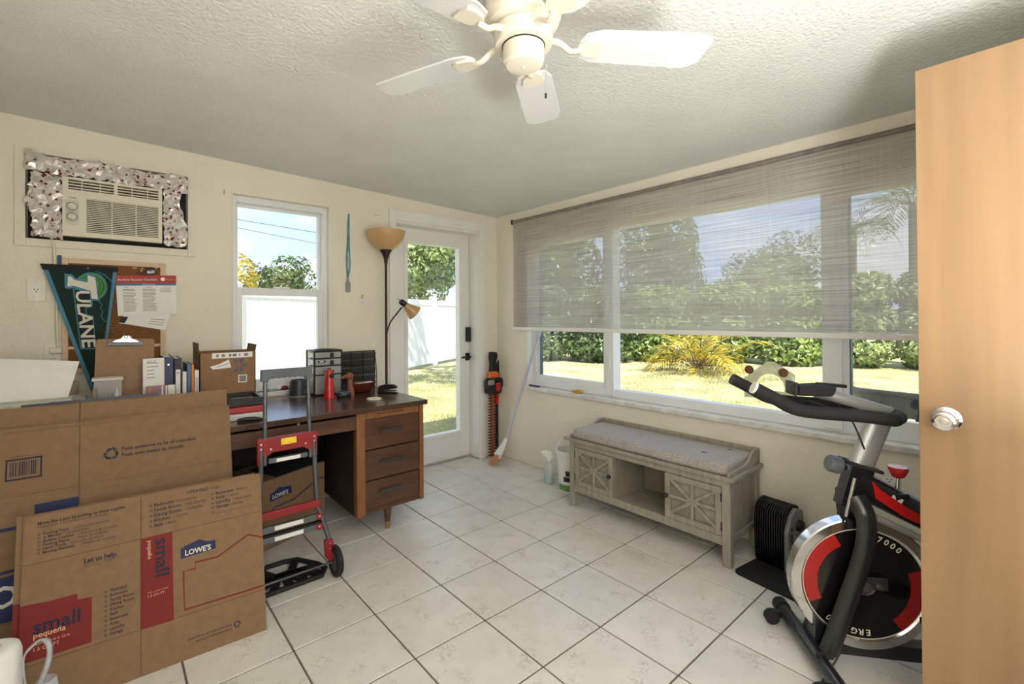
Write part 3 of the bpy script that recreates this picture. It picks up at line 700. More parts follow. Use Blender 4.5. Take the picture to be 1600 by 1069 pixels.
patch(Pl, 0, 1, .80, 1, n=12).build('red_header', m_red, tl); patch(Pl, 0, 1, .745, .80, n=12).build('blue_band', m_blueband, tl)
def Pm(P, u, v, d=.002):
    o = Vector(P(u, v, d)); ex = Vector(P(u + .1, v, d)) - o; ez = Vector(P(u, v + .1, d)) - o; ex.normalize(); ez.normalize(); return basis(o, ex, ez, ex.cross(ez))
MB().text('Student Success Checklist', .017, Pm(Pl, .03, .87), .006).build('heading', m_paper, tl)
MB().text('Getting Started', .0095, Pm(Pl, .42, .757), .006).build('sub_heading', m_paper, tl)
MB().prism(circ(.011, 16), 0, .0004, Pm(Pl, .77, .905)).build('seal', m_paper, tl); MB().text('Aviation', .013, Pm(Pl, .82, .88)).build('emblem_lettering', mat('pink_print', (226, 150, 140), .6), tl)
for u, s in ((.12, 'Steps'), (.47, 'Planning'), (.77, 'Resources')): MB().text(s, .009, Pm(Pl, u, .69), .008).build('column_heading', m_ink, tl)
random.seed(3)
for u0, u1, n in ((.1, .33, 16), (.42, .66, 16), (.72, .93, 3)):
    for k in range(n):
        v = .645 - k * .036; patch(Pl, u0, u0 + (u1 - u0) * (.75 + .25 * rnd()), v, v + .013, n=2).build('text_line', m_ink, tl)
bd = thing('button_badge', 'round pin badge dark red and white above the checklist', 'badge', mat=Wm(-1.386, 1.562, YL - .0285) @ Rz(12))
MB().lathe([(.024, 0), (.023, .005), (.012, .008), (.0005, .009)], n=24).build('badge_body', mat('badge_dark', (58, 36, 46), .3), bd, smooth=40)
MB().prism(rrect(.036, .014, .004, cy=-.004), .008, .0088).build('badge_band', m_paper, bd); MB().text('VOTED', .011, T(-.0165, -.008, .0092), .01).build('badge_lettering', m_navy, bd)
for x, z, c in ((-1.462, 1.579, m_paper), (-1.452, 1.579, m_paper), (-1.423, 1.577, m_plate), (-1.428, 1.565, m_paper), (-1.36, 1.583, m_paper), (-1.445, 1.27, m_paper), (-1.484, 1.237, m_paper)):
    if z < 1.3: z -= .08; x -= .03
    tag(MB().lathe([(.004, 0), (.0035, .003), (.002, .004), (.003, .008), (.0005, .009)], Wm(x, z, YL - .012), 10).build('push_pin', c, smooth=50), 'pale push pin stuck in the bare cork', 'pin', 'push pins in the cork')
pn = MB().cyl((0, 0, 0), (.042, 0, .0), .0035, n=8).build('marker_stub', mat('maroon', (92, 44, 60), .5)); pn.location = (-1.457, YL - .03, 1.55); tag(pn, 'short dark marker resting above the checklist header', 'marker')

# ---- green pennant
m_green = mat('dark_green_felt', (20, 46, 38), .9, var=.06, scale=60); m_teal = mat('steel_blue_felt', (76, 132, 160), .8, var=.04)
m_kelly = mat('kelly_green', (74, 140, 62), .8, var=.05); m_off = mat('off_white_print', (222, 218, 204), .8, var=.02); m_blk = mat('black_felt', (22, 28, 30), .8)
pe = thing('pennant', 'dark green triangular pennant reading TULANE hung over the cork board', 'pennant', (-1.69, YL - .033, 1.57))
def px(X, Y): return (-1.842 + (X - 60) * .000524 + 1.69, 1.575 - (Y - 80) * .00071 - 1.57)
def ppoly(pts, d0, d1): return MB().prism([px(*q) for q in pts], d0, d1, FRONT)
ppoly([(85, 120), (640, 118), (452, 1010), (440, 1035)], 0, .002).build('felt', m_green, pe)
ppoly([(85, 120), (118, 120), (452, 985), (440, 1040)], .002, .003).build('edge_stripe', m_teal, pe)
ppoly([(612, 118), (642, 116), (560, 700), (540, 690)], .002, .003).build('edge_stripe', m_teal, pe)
ppoly([(60, 80), (655, 78), (650, 118), (80, 124)], .0, .004).build('header_strip', m_blk, pe)
cx, cz = px(440, 235)
def ell(rx, rz, n=28): return [(cx + rx * math.cos(2 * PI * k / n), cz + rz * math.sin(2 * PI * k / n)) for k in range(n)]
MB().prism(ell(.066, .076), .002, .0024, FRONT).build('emblem_rim', m_teal, pe); MB().prism(ell(.061, .070), .0024, .0028, FRONT).build('emblem_disc', m_kelly, pe)
b = MB()
for r in (.82, .62): b.tube([(cx + .061 * r * math.cos(a), -.003, cz + .07 * r * math.sin(a)) for a in [math.radians(-60 + 140 * k / 12) for k in range(13)]], .0014, 5)
b.build('emblem_wave', m_green, pe, kind='stuff')
def letters(body, X0, Y0, X1, Y1, cap, sx, bold, d, m, name):
    p0 = Vector((px(X0, Y0)[0], -d, px(X0, Y0)[1])); p1 = Vector((px(X1, Y1)[0], -d, px(X1, Y1)[1]))
    vs, fs = text_mesh(body, 1.0, bold, 'LEFT', 1.0); w_ = max(v[0] for v in vs) - min(v[0] for v in vs); x_ = min(v[0] for v in vs); hmax = max(v[1] for v in vs)
    b = MB(); b.add([tuple(p0 + (p1 - p0) * ((v[0] - x_) / w_) + Vector((cap * v[1] / hmax, 0, 0))) for v in vs], fs); return b.build(name, m, pe)
def slab(pts, d0, d1, m, name): return ppoly(pts, d0, d1).build(name, m, pe)
# outlined word, top letters to the right, read downwards
slab([(298, 255), (440, 255), (452, 380), (400, 400), (405, 450), (455, 455), (478, 712), (355, 706)], .0028, .0032, m_teal, 'word_outline')
slab([(308, 262), (428, 268), (432, 372), (392, 396), (398, 456), (448, 464), (468, 702), (362, 698)], .0032, .0034, m_blk, 'word_ground')
letters('ULANE', 318, 270, 372, 696, .056, 1, .022, .0038, m_off, 'lettering')
T0 = [(262, 165), (285, 165), (310, 190), (412, 205), (412, 152), (470, 165), (490, 330), (440, 325), (432, 268), (300, 232), (270, 240), (258, 240)]
slab([(236, 145), (292, 148), (316, 176), (402, 192), (402, 140), (482, 152), (504, 345), (430, 338), (422, 282), (300, 248), (274, 258), (240, 252)], .0030, .0034, m_teal, 'capital_outline')
slab(T0, .0034, .0038, m_off, 'capital_letter')
for pts in ([(470, 118), (540, 140), (590, 180), (615, 215)], [(500, 350), (525, 375), (510, 400), (530, 425), (515, 455), (530, 485), (555, 505), (582, 500)]):
    MB().tube([(px(*q)[0], -.003, px(*q)[1]) for q in pts], .002, 5).build('wave_line', m_teal, pe)
MB().lathe([(.004, 0), (.003, .003), (.0005, .004)], T(px(412, 97)[0], -.004, px(412, 97)[1]) @ FRONT, 10).build('pin', m_steel, pe)

# ---- lanyard, ornament, fixings on the wall
m_lan = mat('teal_ribbon', (96, 148, 156), .7, var=.2, scale=14)
la = thing('lanyard', 'teal ribbon lanyard with a grey tag hanging beside the window', 'lanyard', (-.2, YL - .004, 2.06))
MB().tube(bez([(.006, 0, 0), (0, 0, -.1), (-.004, -.002, -.22), (-.012, -.001, -.34), (-.004, 0, -.47)], 5), .011, 4, flat=.15, up=(0, 1, 0)).build('ribbon', m_lan, la)
MB().tube(bez([(.006, -.002, 0), (.004, -.004, -.15), (.008, -.004, -.3), (.010, -.004, -.40), (-.002, 0, -.47)], 5), .008, 4, flat=.15, up=(0, 1, 0)).build('ribbon', m_lan, la)
MB().prism([(-.014, -.47), (.004, -.47), (.008, -.5), (.016, -.515), (.016, -.575), (.008, -.583), (-.016, -.583), (-.024, -.575), (-.024, -.515), (-.016, -.5)], 0, .004, FRONT).build('tag', mat('grey_tag', (150, 152, 150), .5), la, bevel=.001)
MB().lathe([(.004, 0), (.003, .006), (.0005, .007)], T(.006, .004, .0) @ FRONT, 10).build('hook', m_steel, la)
orn = thing('ornament', 'small round silver ornament on a red ribbon on the cream wall', 'ornament', (-.09, YL - .002, 1.40))
MB().lathe([(.025, 0), (.025, .003), (.02, .003), (.02, .0015), (.0005, .0015)], FRONT, 24).build('disc', m_paper, orn, smooth=30)
for a in range(5): MB().tube([(.006 * math.cos(a * 1.257), -.003, .006 * math.sin(a * 1.257)), (.017 * math.cos(a * 1.257), -.003, .017 * math.sin(a * 1.257))], .0016, 5).build('motif', m_ink, orn)
MB().tube(bez([(0, -.002, .024), (.004, -.003, .05), (.001, -.004, .062), (-.004, -.003, .05), (-.016, -.002, .036)], 4), .003, 4, flat=.3).build('ribbon', m_red, orn)
o = MB().bx(-.004, .004, -.006, 0, -.012, .012).build('curtain_clip', mat('putty', (176, 164, 140), .6), bevel=.002); o.location = (-1.009, YL, 2.088); tag(o, 'tiny tan clip fixed beside the narrow window top', 'clip')
for k, x in enumerate((.02, .038)):
    o = MB().lathe([(.004, 0), (.003, .003), (.0005, .004)], FRONT, 10).build('screw_anchor', mat('brown_anchor', (80, 60, 50), .6)); o.location = (x, YL, 2.085 - .002 * k); tag(o, 'small brown screw anchor above the floor lamp bowl', 'screw', 'screw anchors')

# ================================================================ DESK
m_walnut = mat('walnut', (84, 54, 36), .38, var=.16, scale=3.5, stretch=(1.2, 9, 9), detail=7, coat=.12)
m_walnut2 = mat('walnut_trim', (134, 88, 50), .4, var=.1, scale=4, stretch=(9, 9, 1.2), detail=6)
m_top = mat('dark_walnut_top', (78, 56, 44), .24, var=.14, scale=4, stretch=(1.2, 10, 10), detail=7, coat=.25)
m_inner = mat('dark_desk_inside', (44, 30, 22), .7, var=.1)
m_brass = mat('worn_brass', (182, 160, 118), .35, metal=.8, var=.08)
m_gun = mat('gunmetal', (84, 86, 88), .35, metal=.8, var=.06)
dk = thing('desk', 'walnut pedestal desk with three drawers and a tapered brass-tipped leg', 'desk', (0, 0, 0))
def db(name, x0, x1, y0, y1, z0, z1, m, bev=.002, par=None): return MB().bx(x0, x1, y0, y1, z0, z1).build(name, m, par or dk, bevel=bev)
DT = .766
db('desktop', -1.60, -.010, .640, 1.405, .737, DT, m_top, .003)
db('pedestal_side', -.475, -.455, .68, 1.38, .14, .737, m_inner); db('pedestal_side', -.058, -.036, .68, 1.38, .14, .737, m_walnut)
db('corner_post', -.478, -.424, .650, .70, .135, .735, m_walnut2, .008); db('corner_post', -.062, -.034, .650, .69, .142, .737, m_walnut2, .004)
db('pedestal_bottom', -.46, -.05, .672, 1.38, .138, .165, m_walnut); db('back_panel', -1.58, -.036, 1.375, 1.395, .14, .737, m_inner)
db('drawer_rail', -.424, -.062, .662, .69, .692, .735, m_walnut2)
MB().prism([(-.345, 0), (-.175, 0), (-.19, -.016), (-.335, -.016)], 0, .022, T(0, .664, .718) @ FRONT).build('pull_out_board', m_walnut2, dk, bevel=.003)
for z0, z1 in ((.515, .690), (.335, .508), (.170, .328)):
    dr = db('drawer', -.423, -.063, .660, 1.0, z0, z1, m_walnut, .003)
    zz = (z0 + z1) / 2 + .015
    hd = MB().bx(-.335, -.185, .636, .644, zz - .009, zz + .009).build('handle', m_gun, dr, bevel=.003)
    for x in (-.32, -.2): MB().bx(x - .006, x + .006, .642, .661, zz - .005, zz + .005).build('handle_post', m_gun, dr)
MB().bx(-.064, -.060, .657, .661, .34, .36).build('catch', m_steel, dk)
db('apron_drawer', -1.14, -.478, .655, 1.1, .645, .722, m_walnut, .003)
MB().prism(circ(.006, 12, -.80, .728), 0, .004, T(0, .655, 0) @ FRONT).build('desk_lock', m_brass, dk)
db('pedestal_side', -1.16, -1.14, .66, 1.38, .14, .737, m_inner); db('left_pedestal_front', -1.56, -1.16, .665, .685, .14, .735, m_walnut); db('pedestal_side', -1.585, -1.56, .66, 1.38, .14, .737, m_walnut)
for x, y in ((-.255, .715), (-.255, 1.30), (-1.36, .715), (-1.36, 1.30)):
    lg = MB().lathe([(.016, .04), (.027, .14)], T(x, y, 0), 20).build('leg', m_walnut, dk, smooth=40)
    MB().lathe([(.013, 0), (.0145, .002), (.0165, .045)], T(x, y, 0), 20).build('ferrule', m_brass, lg, smooth=40)

# ---- drawer tower
m_drawer = mat('silver_plastic', (176, 178, 178), .3, metal=.5, var=.06, scale=4); m_clearp = mat('cloudy_plastic', (226, 224, 196), .3, var=.03)
dt = thing('drawer_tower', 'small silver and black desktop drawer tower beside the window', 'drawer unit', (-.422, 1.24, DT))
for x0, x1 in ((-.098, -.088), (.088, .098)): [MB().bx(x0, x1, y0, y0 + .012, 0, .30).build('frame_post', m_black, dt) for y0 in (0, .145)]
MB().bx(-.098, .098, -.002, .16, .292, .304).build('top_panel', m_black, dt, bevel=.003); MB().bx(-.098, .098, 0, .158, 0, .008).build('base_panel', m_black, dt)
for z0, z1 in ((.252, .290), (.202, .243), (.142, .193), (.010, .133)):
    d_ = MB().bx(-.086, .086, -.004, .004, z0, z1).build('drawer', m_drawer, dt, bevel=.003); MB().bx(-.092, .092, .006, .15, z0 + .004, z1 - .003).build('drawer_box', m_clearp, d_)
    if z0 > .15: MB().prism([(-.013, 0), (.013, 0)] + [(.013 * math.cos(a), .018 + .013 * math.sin(a)) for a in [PI * k / 8 for k in range(9)]], 0, .008, T(.022, -.003, z0 + .003) @ FRONT).build('pull', m_black, d_, bevel=.002)
    MB().bx(-.09, .09, 0, .156, z1 + .001, z1 + .006).build('divider', m_black, dt)
MB().bx(-.072, -.022, -.0055, -.004, .222, .234).build('label_holder', m_black, dt); MB().bx(-.06, -.034, -.006, -.0052, .224, .232).build('label_card', m_paper, dt)
MB().bx(-.09, .0, 0, .1, 0, .004, T(.04, .03, .304)).build('top_handle', m_black, dt, bevel=.002)
# ---- black cup
cp = thing('pencil_cup', 'tapered dark grey desktop bin at the back of the desk', 'cup', (-.588, 1.335, DT))
m_slate = mat('slate_plastic', (52, 56, 66), .35, var=.06)
MB().lathe([(.062, 0), (.063, .004), (.052, .108), (.048, .108), (.058, .008), (.0005, .008)], n=28).build('cup_body', m_slate, cp, smooth=35)
MB().lathe([(.0625, .0), (.068, 0), (.066, .008), (.061, .008)], n=28).build('base_ring', mat('grey_ring', (126, 122, 118), .5), cp, smooth=35)
MB().cb((.0, -.0575, .03), (.05, .004, .03), Rx(-5)).build('badge', m_gun, cp)
# ---- red electric corkscrew-like tower
m_redp = mat('glossy_red', (196, 28, 26), .2, var=.02, coat=.4)
rb = thing('red_dispenser', 'glossy red tapered gadget with a black round knob and small ears', 'gadget', (-.463, 1.115, DT))
MB().lathe([(.035, 0), (.035, .004), (.031, .06), (.027, .12), (.026, .15), (.024, .172), (.016, .186), (.0005, .19)], n=28).build('body', m_redp, rb, smooth=40)
MB().lathe([(.014, 0), (.017, .004), (.014, .012), (.0005, .014)], T(.006, -.025, .147) @ FRONT, 18).build('knob', m_black, rb, smooth=40)
for s in (-1, 1): MB().ball((s * .026, 0, .174), .007).build('ear', m_black, rb, smooth=60)
MB().ball((0, 0, .19), .009, sz=.6).build('crown', m_black, rb, smooth=60)
# ---- puck
pk = thing('puck_case', 'low rounded blue-black case with a wavy silver line', 'case', (-.372, 1.10, DT), -12)
MB().lathe([(.040, 0), (.046, .006), (.048, .018), (.045, .03), (.036, .038), (.0005, .041)], n=28, sy=.8).build('body', mat('ink_blue', (36, 46, 56), .3), pk, smooth=50)
MB().tube(bez([(-.045, -.014, .03), (-.02, -.029, .034), (.0, -.034, .026), (.02, -.029, .034), (.044, -.014, .031)], 5), .0025, 6).build('silver_line', m_steel, pk, smooth=60)
# ---- black mesh organiser
mo = thing('mesh_organizer', 'black wire mesh desk organizer with pockets against the wall', 'organizer', (-.157, 1.375, DT))
m_mesh = mat('black_mesh', (30, 30, 32), .6, alpha=.5)
for x in (-.137, -.045, .045, .137): MB().cyl((x, 0, 0), (x, 0, .275), .004, n=6).build('upright', m_black, mo)
for z in (.004, .05, .11, .165, .22, .275): MB().cyl((-.14, -.004, z), (.14, -.004, z), .003, n=6).build('cross_wire', m_black, mo)
for z in (.05, .11, .165, .22): MB().grid(lambda u, v: (-.137 + .274 * u, -.006 - .03 * v, z + .045 * v), 1, 1).build('pocket_mesh', m_mesh, mo)
MB().bx(-.137, .137, .002, .004, .004, .272).build('back_mesh', m_mesh, mo); MB().bx(-.137, .137, -.04, .004, 0, .004).build('base', m_black, mo)
for x in (-.137, .137): MB().tube([(x, 0, .275), (x, -.03, .15), (x, -.04, .004)], .003, 6).build('side_wire', m_black, mo)
# ---- wooden bowl with a carved bird
m_bowl = mat('dark_mahogany', (84, 36, 22), .25, var=.12, scale=6, stretch=(1, 4, 4), coat=.3); m_pipe = mat('carved_wood', (140, 82, 48), .4, var=.1)
bo = thing('wooden_bowl', 'dark boat-shaped wooden bowl holding papers', 'bowl', (-.205, 1.19, DT))
MB().lathe([(.04, 0), (.062, .004), (.085, .03), (.108, .07), (.103, .072), (.08, .034), (.055, .012), (.0005, .010)], n=32, sy=.62).build('bowl_body', m_bowl, bo, smooth=45)
MB().bx(-.06, .08, -.03, .03, .058, .064, Ry(-3)).build('papers', m_paper, bo)
bi = thing('carved_bird', 'brown carved wooden bird perched by the wooden bowl', 'figurine', (-.335, 1.13, DT))
MB().tube(bez([(.03, 0, .0), (.022, 0, .05), (.018, 0, .085), (.024, 0, .118)], 5), [.022] * 6 + [.019] * 5 + [.018] * 5, 12).build('neck', m_pipe, bi, smooth=60)
MB().ball((.014, 0, .128), .026, sx=1.2).build('head', m_pipe, bi, smooth=60); MB().tube([(-.01, 0, .128), (-.035, -.004, .122), (-.052, -.006, .116)], [.014, .010, .004], 10).build('beak', m_pipe, bi, smooth=60)
# ---- stapler
st = thing('stapler', 'black and chrome stapler at the right end of the desk', 'stapler', (-.085, 1.04, DT), -62)
MB().bx(-.075, .075, -.016, .016, 0, .010).build('base', m_black, st, bevel=.004); MB().bx(-.072, .078, -.011, .011, .014, .024, Ry(-4)).build('magazine', m_chrome, st, bevel=.002)
MB().prism([(-.075, .012), (.06, .034), (.076, .036), (.078, .05), (.05, .062), (-.02, .06), (-.07, .045)], -.013, .013, Rx(90)).build('arm', m_black, st, bevel=.006)
tag(MB().lathe([(.045, 0), (.047, .004), (.044, .008), (.038, .006), (.0005, .006)], T(-.262, .877, DT), 32).build('coaster', mat('cream_ceramic', (226, 218, 200), .5), smooth=40), 'round cream coaster near the front edge of the desk', 'coaster')
# ---- things on the narrow window sill
tag(MB().lathe([(.016, 0), (.03, .004), (.036, .016), (.034, .016), (.028, .007), (.0005, .006)], T(-.728, YL + .016, .80), 24, sy=.55).build('glass_dish', mat('pale_glass', (196, 214, 222), .1, spec=.8), smooth=50), 'oval pale glass dish on the narrow window sill', 'dish')
tag(MB().ball((-.645, YL + .016, .815), .022, sz=.68, sy=.7).build('red_stone', mat('dark_red_stone', (122, 34, 34), .3), smooth=60), 'dark red rounded stone on the narrow window sill', 'stone')

# ---- books and binders
def book(label, x0, x1, y0, y1, h, cover, pages=None, name='book', rz=0, spine=None, cat='book', group='books standing on the desk'):
    t = thing(name, label, cat, ((x0 + x1) / 2, y0, DT), rz, group); w_ = (x1 - x0) / 2; d = y1 - y0
    MB().bx(-w_, -w_ + .0025, 0, d, 0, h).build('cover', cover, t); MB().bx(w_ - .0025, w_, 0, d, 0, h).build('cover', cover, t); MB().bx(-w_, w_, -.002, .001, 0, h).build('spine', cover, t, bevel=.001)
    MB().bx(-w_ + .0025, w_ - .0025, .001, d - .006, .004, h - .005).build('pages', pages or m_paper, t)
    if spine: MB().bx(-w_ * .62, w_ * .62, -.003, -.0018, h * spine[0], h * spine[1]).build('spine_label', spine[2], t)
    return t
m_nv = mat('navy_cloth', (58, 70, 100), .5, var=.06); m_bk = mat('black_cover', (24, 24, 28), .45); m_bl = mat('blue_cover', (66, 106, 150), .4, var=.1); m_or = mat('orange_cover', (222, 132, 52), .45, var=.06)
t = thing('white_folder', 'white folder with a printed page facing the room', 'folder', (-1.397, .985, DT), 0, 'books standing on the desk')
MB().bx(-.045, .045, -.0, .012, .0, .325, Rz(12)).build('cover', m_paper, t, bevel=.002)
for k in range(5): MB().bx(-.03, -.03 + .05 * (.6 + .4 * rnd()), -.001, 0, .30 - k * .018, .303 - k * .018, Rz(12)).build('text_line', m_ink, t)
MB().text('RV-7', .018, Rz(12) @ T(-.03, -.001, .302) @ FRONT).build('lettering', m_ink, t)
bk = book('thick navy binder standing next to the white folder', -1.355, -1.312, 1.03, 1.27, .325, m_nv, name='binder', cat='binder'); MB().prism(circ(.004, 12), 0, .002, T(0, -.002, .285) @ FRONT).build('rivet', m_chrome, bk)
bk = book('black ring binder with a white spine label', -1.309, -1.277, 1.02, 1.27, .315, m_bk, name='binder', cat='binder', spine=(.25, .82, m_paper))
MB().prism(rrect(.010, .008, .002, 2), 0, .001, T(0, -.003, .24) @ FRONT).build('label_mark', m_ink, bk)
bk = book('thin white-spined paperback beside the black binder', -1.274, -1.257, 1.01, 1.18, .245, m_paper, spine=(.2, .8, m_plate))
bk = book('blue-spined book between the white and orange ones', -1.254, -1.237, 1.01, 1.20, .285, m_bl, spine=(.2, .75, m_blueband))
bk = book('narrow orange-spined book next to the blue one', -1.235, -1.224, 1.01, 1.19, .28, m_or)
bk = book('white-spined book standing against the brown carton', -1.222, -1.203, 1.0, 1.17, .25, m_paper, spine=(.12, .85, mat('grey_label', (190, 192, 196), .6)))
cd_ = thing('striped_card', 'mauve striped card leaning on the white folder', 'card', (-1.372, .95, DT + .0)); MB().bx(-.06, .06, 0, .003, 0, .19).build('card', mat('mauve_card', (160, 126, 132), .7, var=.03), cd_)
for x, w_ in ((-.046, .006), (.004, .006), (.020, .006)): MB().bx(x, x + w_, -.0008, .0, .0, .188).build('stripe', m_paper if x > 0 else m_or, cd_)
MB().bx(.03, .06, -.0008, 0, 0, .189).build('stripe', m_plate, cd_)

# ================================================================ CARTONS AND THE LEFT END OF THE DESK
m_card = mat('kraft_cardboard', (134, 106, 77), .85, var=.035, scale=30, stretch=(1, 1, 3), bump=.05, bscale=200)
m_cardd = mat('kraft_edge', (124, 98, 70), .9, var=.08, scale=80)
m_redbox = mat('carton_red_ink', (120, 30, 28), .75, var=.03); m_tan = mat('tan_ink', (222, 180, 140), .8)
m_blue = mat('carton_blue_ink', (32, 44, 86), .7, var=.03)
def recycle(b, m, s, d):
    for k in range(3):
        R = m @ Rz(120 * k)
        b.prism([(-.42 * s, .25 * s), (-.18 * s, .52 * s), (.12 * s, .52 * s), (.02 * s, .32 * s), (-.1 * s, .32 * s), (-.24 * s, .14 * s)], 0, d, R)
        b.prism([(.10 * s, .62 * s), (.42 * s, .34 * s), (.16 * s, .20 * s)], 0, d, R)
def bullets(b, m, pts, r=.0042):
    for x, y in pts: b.lathe([(r * .6, 0), (r, 0), (r, .0003), (r * .6, .0003)], m @ T(x, y, 0), 10, cap=False)
SA = basis((-1.484, .215, 0), (.9989, -.0479, 0), (.0103, .2156, .9764))
def flat_carton(name, label, M_, x0, xc, x1, h, th, flap):
    t = thing(name, label, 'cardboard box', mat=M_, group='flattened cartons leaning in a stack')
    for a, c in ((x0, xc - .0015), (xc + .0015, x1)):
        for z0, z1 in ((0, flap - .0008), (flap + .0008, h - flap - .0008), (h - flap + .0008, h)):
            b = MB().bx(a, c, z0, z1, -th, 0); b.build('panel' if z1 - z0 > flap * 1.1 else 'flap', m_card, t)
    MB().bx(x0 + .002, x1 - .002, .002, h - .002, -th - .004, -th).build('back_layer', m_cardd, t)
    return t
fc = flat_carton('flat_carton', 'front flattened small moving carton with red print and room checklist', SA, -.32, 0, .416, .624, .004, .156)
P0 = T(0, 0, .0006)
MB().prism([(.0, .155), (.1, .152), (.098, .468), (.0, .468)], 0, .0005).build('red_panel', m_redbox, fc)
MB().prism([(-.32, .345), (-.249, .338), (-.177, .337), (-.176, .318), (-.138, .314), (-.137, .168), (-.32, .168)], 0, .0005).build('red_panel', m_redbox, fc)
b = MB()
def tx(s, x, y, size, bold=.012, m=ID, align='LEFT', sx=1.0, d=.0009): b.text(s, size, T(x, y, d) @ m, bold, align, 0, sx)
tx('FRAGILE', .158, .598, .0165, .02)
for k, (s1, s2) in enumerate((('Bedroom', 'Dormitorio'), ('Family Room', 'Sala familiar'), ('Dining Room', 'Comedor'), ('Kitchen', 'Cocina'), ('Bath', 'Baño'))):
    tx(s1, .040, .575 - .0188 * k, .0165, .02); tx('/ ' + s2, .040 + .0088 * len(s1), .575 - .0188 * k, .0145, 0)
for k, (s1, s2) in enumerate((('Basement', 'Sótano'), ('Attic', 'Ático'), ('Laundry', 'Lavandería'), ('Garage', 'Garaje'))):
    tx(s1, .246, .573 - .018 * k, .0165, .02); tx('/ ' + s2, .246 + .0088 * len(s1), .573 - .018 * k, .0145, 0)
tx('/ Frágil', .222, .598, .0145, 0)
b.bx(.247, .395, .499, .5, .0005, .0009)
bullets(b, T(0, 0, .0006), [(.150, .603)] + [(.031, .580 - .0188 * k) for k in range(5)] + [(.236, .578 - .018 * k) for k in range(5)])
tx('small', .045, .456, .062, .02, Rz(-90), sx=1.12)
tx('Move like a pro by picking up these supplies:', -.285, .591, .0155, .022, sx=.86); tx('Múdate como un profesional con estos artículos:', -.285, .581, .0095, 0)
for k, (s1, s2) in enumerate((('Packing Tape', 'Cinta para empaque'), ('A Marker', 'Un marcador'), ('Bubble Cushion', 'Envoltura de burbujas'), ('Packing Paper', 'Papel de embalaje'), ('Hand Truck', 'Carretilla de mano'), ('Moving Blankets', 'Mantas de mudanza'))):
    tx(s1, -.270, .556 - .0122 * k, .0125, .02); tx('/ ' + s2, -.270 + .0066 * len(s1), .556 - .0122 * k, .0115, 0)
bullets(b, T(0, 0, .0006), [(-.280, .560 - .0122 * k) for k in range(6)], .0036)
tx('Let us help.', -.162, .431, .0225, .03, sx=.9); tx('Visit the store for more moving supplies', -.162, .424, .0062, 0); tx('Encuentra todo para tu mudanza', -.162, .417, .0062, 0)
for k, s1 in enumerate('FRAGILE,Bedroom,Family Room,Dining Room,Kitchen,Bath,Basement,Attic,Laundry,Garage'.split(',')): tx(s1, -.089, .313 - .0158 * k, .0145, .02, sx=.9)
bullets(b, T(0, 0, .0006), [(-.1, .3175 - .0158 * k) for k in range(10)], .004)
tx('small', -.288, .247, .062, .02, sx=.98)
tx('Feels awesome to be all unpacked.', .289, .069, .0105, .015, Rz(180)); tx('Feels even better to recycle.', .289, .054, .0105, .015, Rz(180))
recycle(b, T(.309, .061, .0006) @ Rz(180), .022, .0003)
b.build('printed_lettering', m_navy, fc, kind='stuff')
b = MB(); tx('pequeña', -.286, .234, .024, .01); tx('16-in x 12-in x 12-in', -.286, .212, .0125, 0, sx=.9); tx('1.5 CU FT', -.286, .195, .0155, 0)
tx('pequeño', .021, .456, .019, .008, Rz(-90)); tx('16-in x 12-in x 12-in', .019, .270, .0078, 0); tx('1.5 CU FT', .019, .256, .0125, 0)
b.build('pale_lettering', m_tan, fc, kind='stuff')
MB().prism([(.124, .360), (.124, .398), (.135, .399), (.135, .406), (.145, .405), (.185, .416), (.214, .401), (.241, .399), (.243, .366)], .0003, .0008).build('logo_roof', m_blue, fc)
b = MB(); tx("LOWE'S", .137, .368, .0275, .025, sx=.92, d=.0012); b.build('logo_lettering', m_off, fc)
MB().tube([(.416, .360, 0), (.361, .386, 0), (.248, .332, 0), (.171, .334, 0), (.171, .311, 0), (.132, .313, 0), (.134, .175, 0), (.416, .171, 0)], .0045, 4, flat=.15, up=(0, 0, 1)).build('house_outline', m_redbox, fc)

SA2 = basis((-1.50, .228, 0), (.9989, -.0479, 0), (.0103, .2156, .9764))
f2 = flat_carton('flat_carton', 'second flattened carton with a red corner, just behind the front one', SA2, -.322, -.004, .414, .626, .004, .156)
MB().bx(-.322, -.25, .168, .35, 0, .0006).build('red_panel', m_redbox, f2)
# large flattened cartons leaning on the desk
SB = basis((-1.65, .40, 0), (1, -.0096, 0), (.0023, .2425, .9701))
f3 = flat_carton('flat_carton', 'large flattened carton with recycling slogan and barcode leaning on the desk', SB, -.30, -.014, .515, .885, .005, .23)
b = MB()
tx('Feels awesome to be all unpacked.', .117, .765, .0205, .022, sx=.92); tx('Feels even better to recycle.', .117, .740, .0205, .022, sx=.92); recycle(b, T(.084, .758, .0006), .044, .0003)
b.build('printed_lettering', m_navy, f3, kind='stuff')
b = MB(); random.seed(5)
for x0, x1, y0, y1 in ((-.219, -.121, .712, .718), (-.219, -.121, .784, .790), (-.219, -.214, .712, .79), (-.126, -.121, .712, .79)): b.bx(x0, x1, y0, y1, .0002, .0008)
x = -.207
while x < -.136:
    w_ = .001 + .003 * rnd(); b.bx(x, x + w_, .727, .778, .0002, .0008); x += w_ + .0015 + .0025 * rnd()
tx('CAJA MEDIANA  18 x 16 x 18', -.21, .796, .006, 0); b.build('barcode', m_navy, f3, kind='stuff')
MB().bx(-.138, -.015, .576, .614, 0, .0006).build('blue_band', m_blue, f3); MB().bx(-.30, -.165, .538, .550, 0, .0006).build('blue_band', m_blue, f3)
MB().bx(-.30, -.165, .395, .405, 0, .0006).build('blue_band', m_blue, f3); MB().bx(-.30, -.165, .235, .385, 0, .0006).build('blue_panel', m_blue, f3)
b = MB(); tx('LOT', -.30, .285, .10, .02); b.build('panel_lettering', m_off, f3)
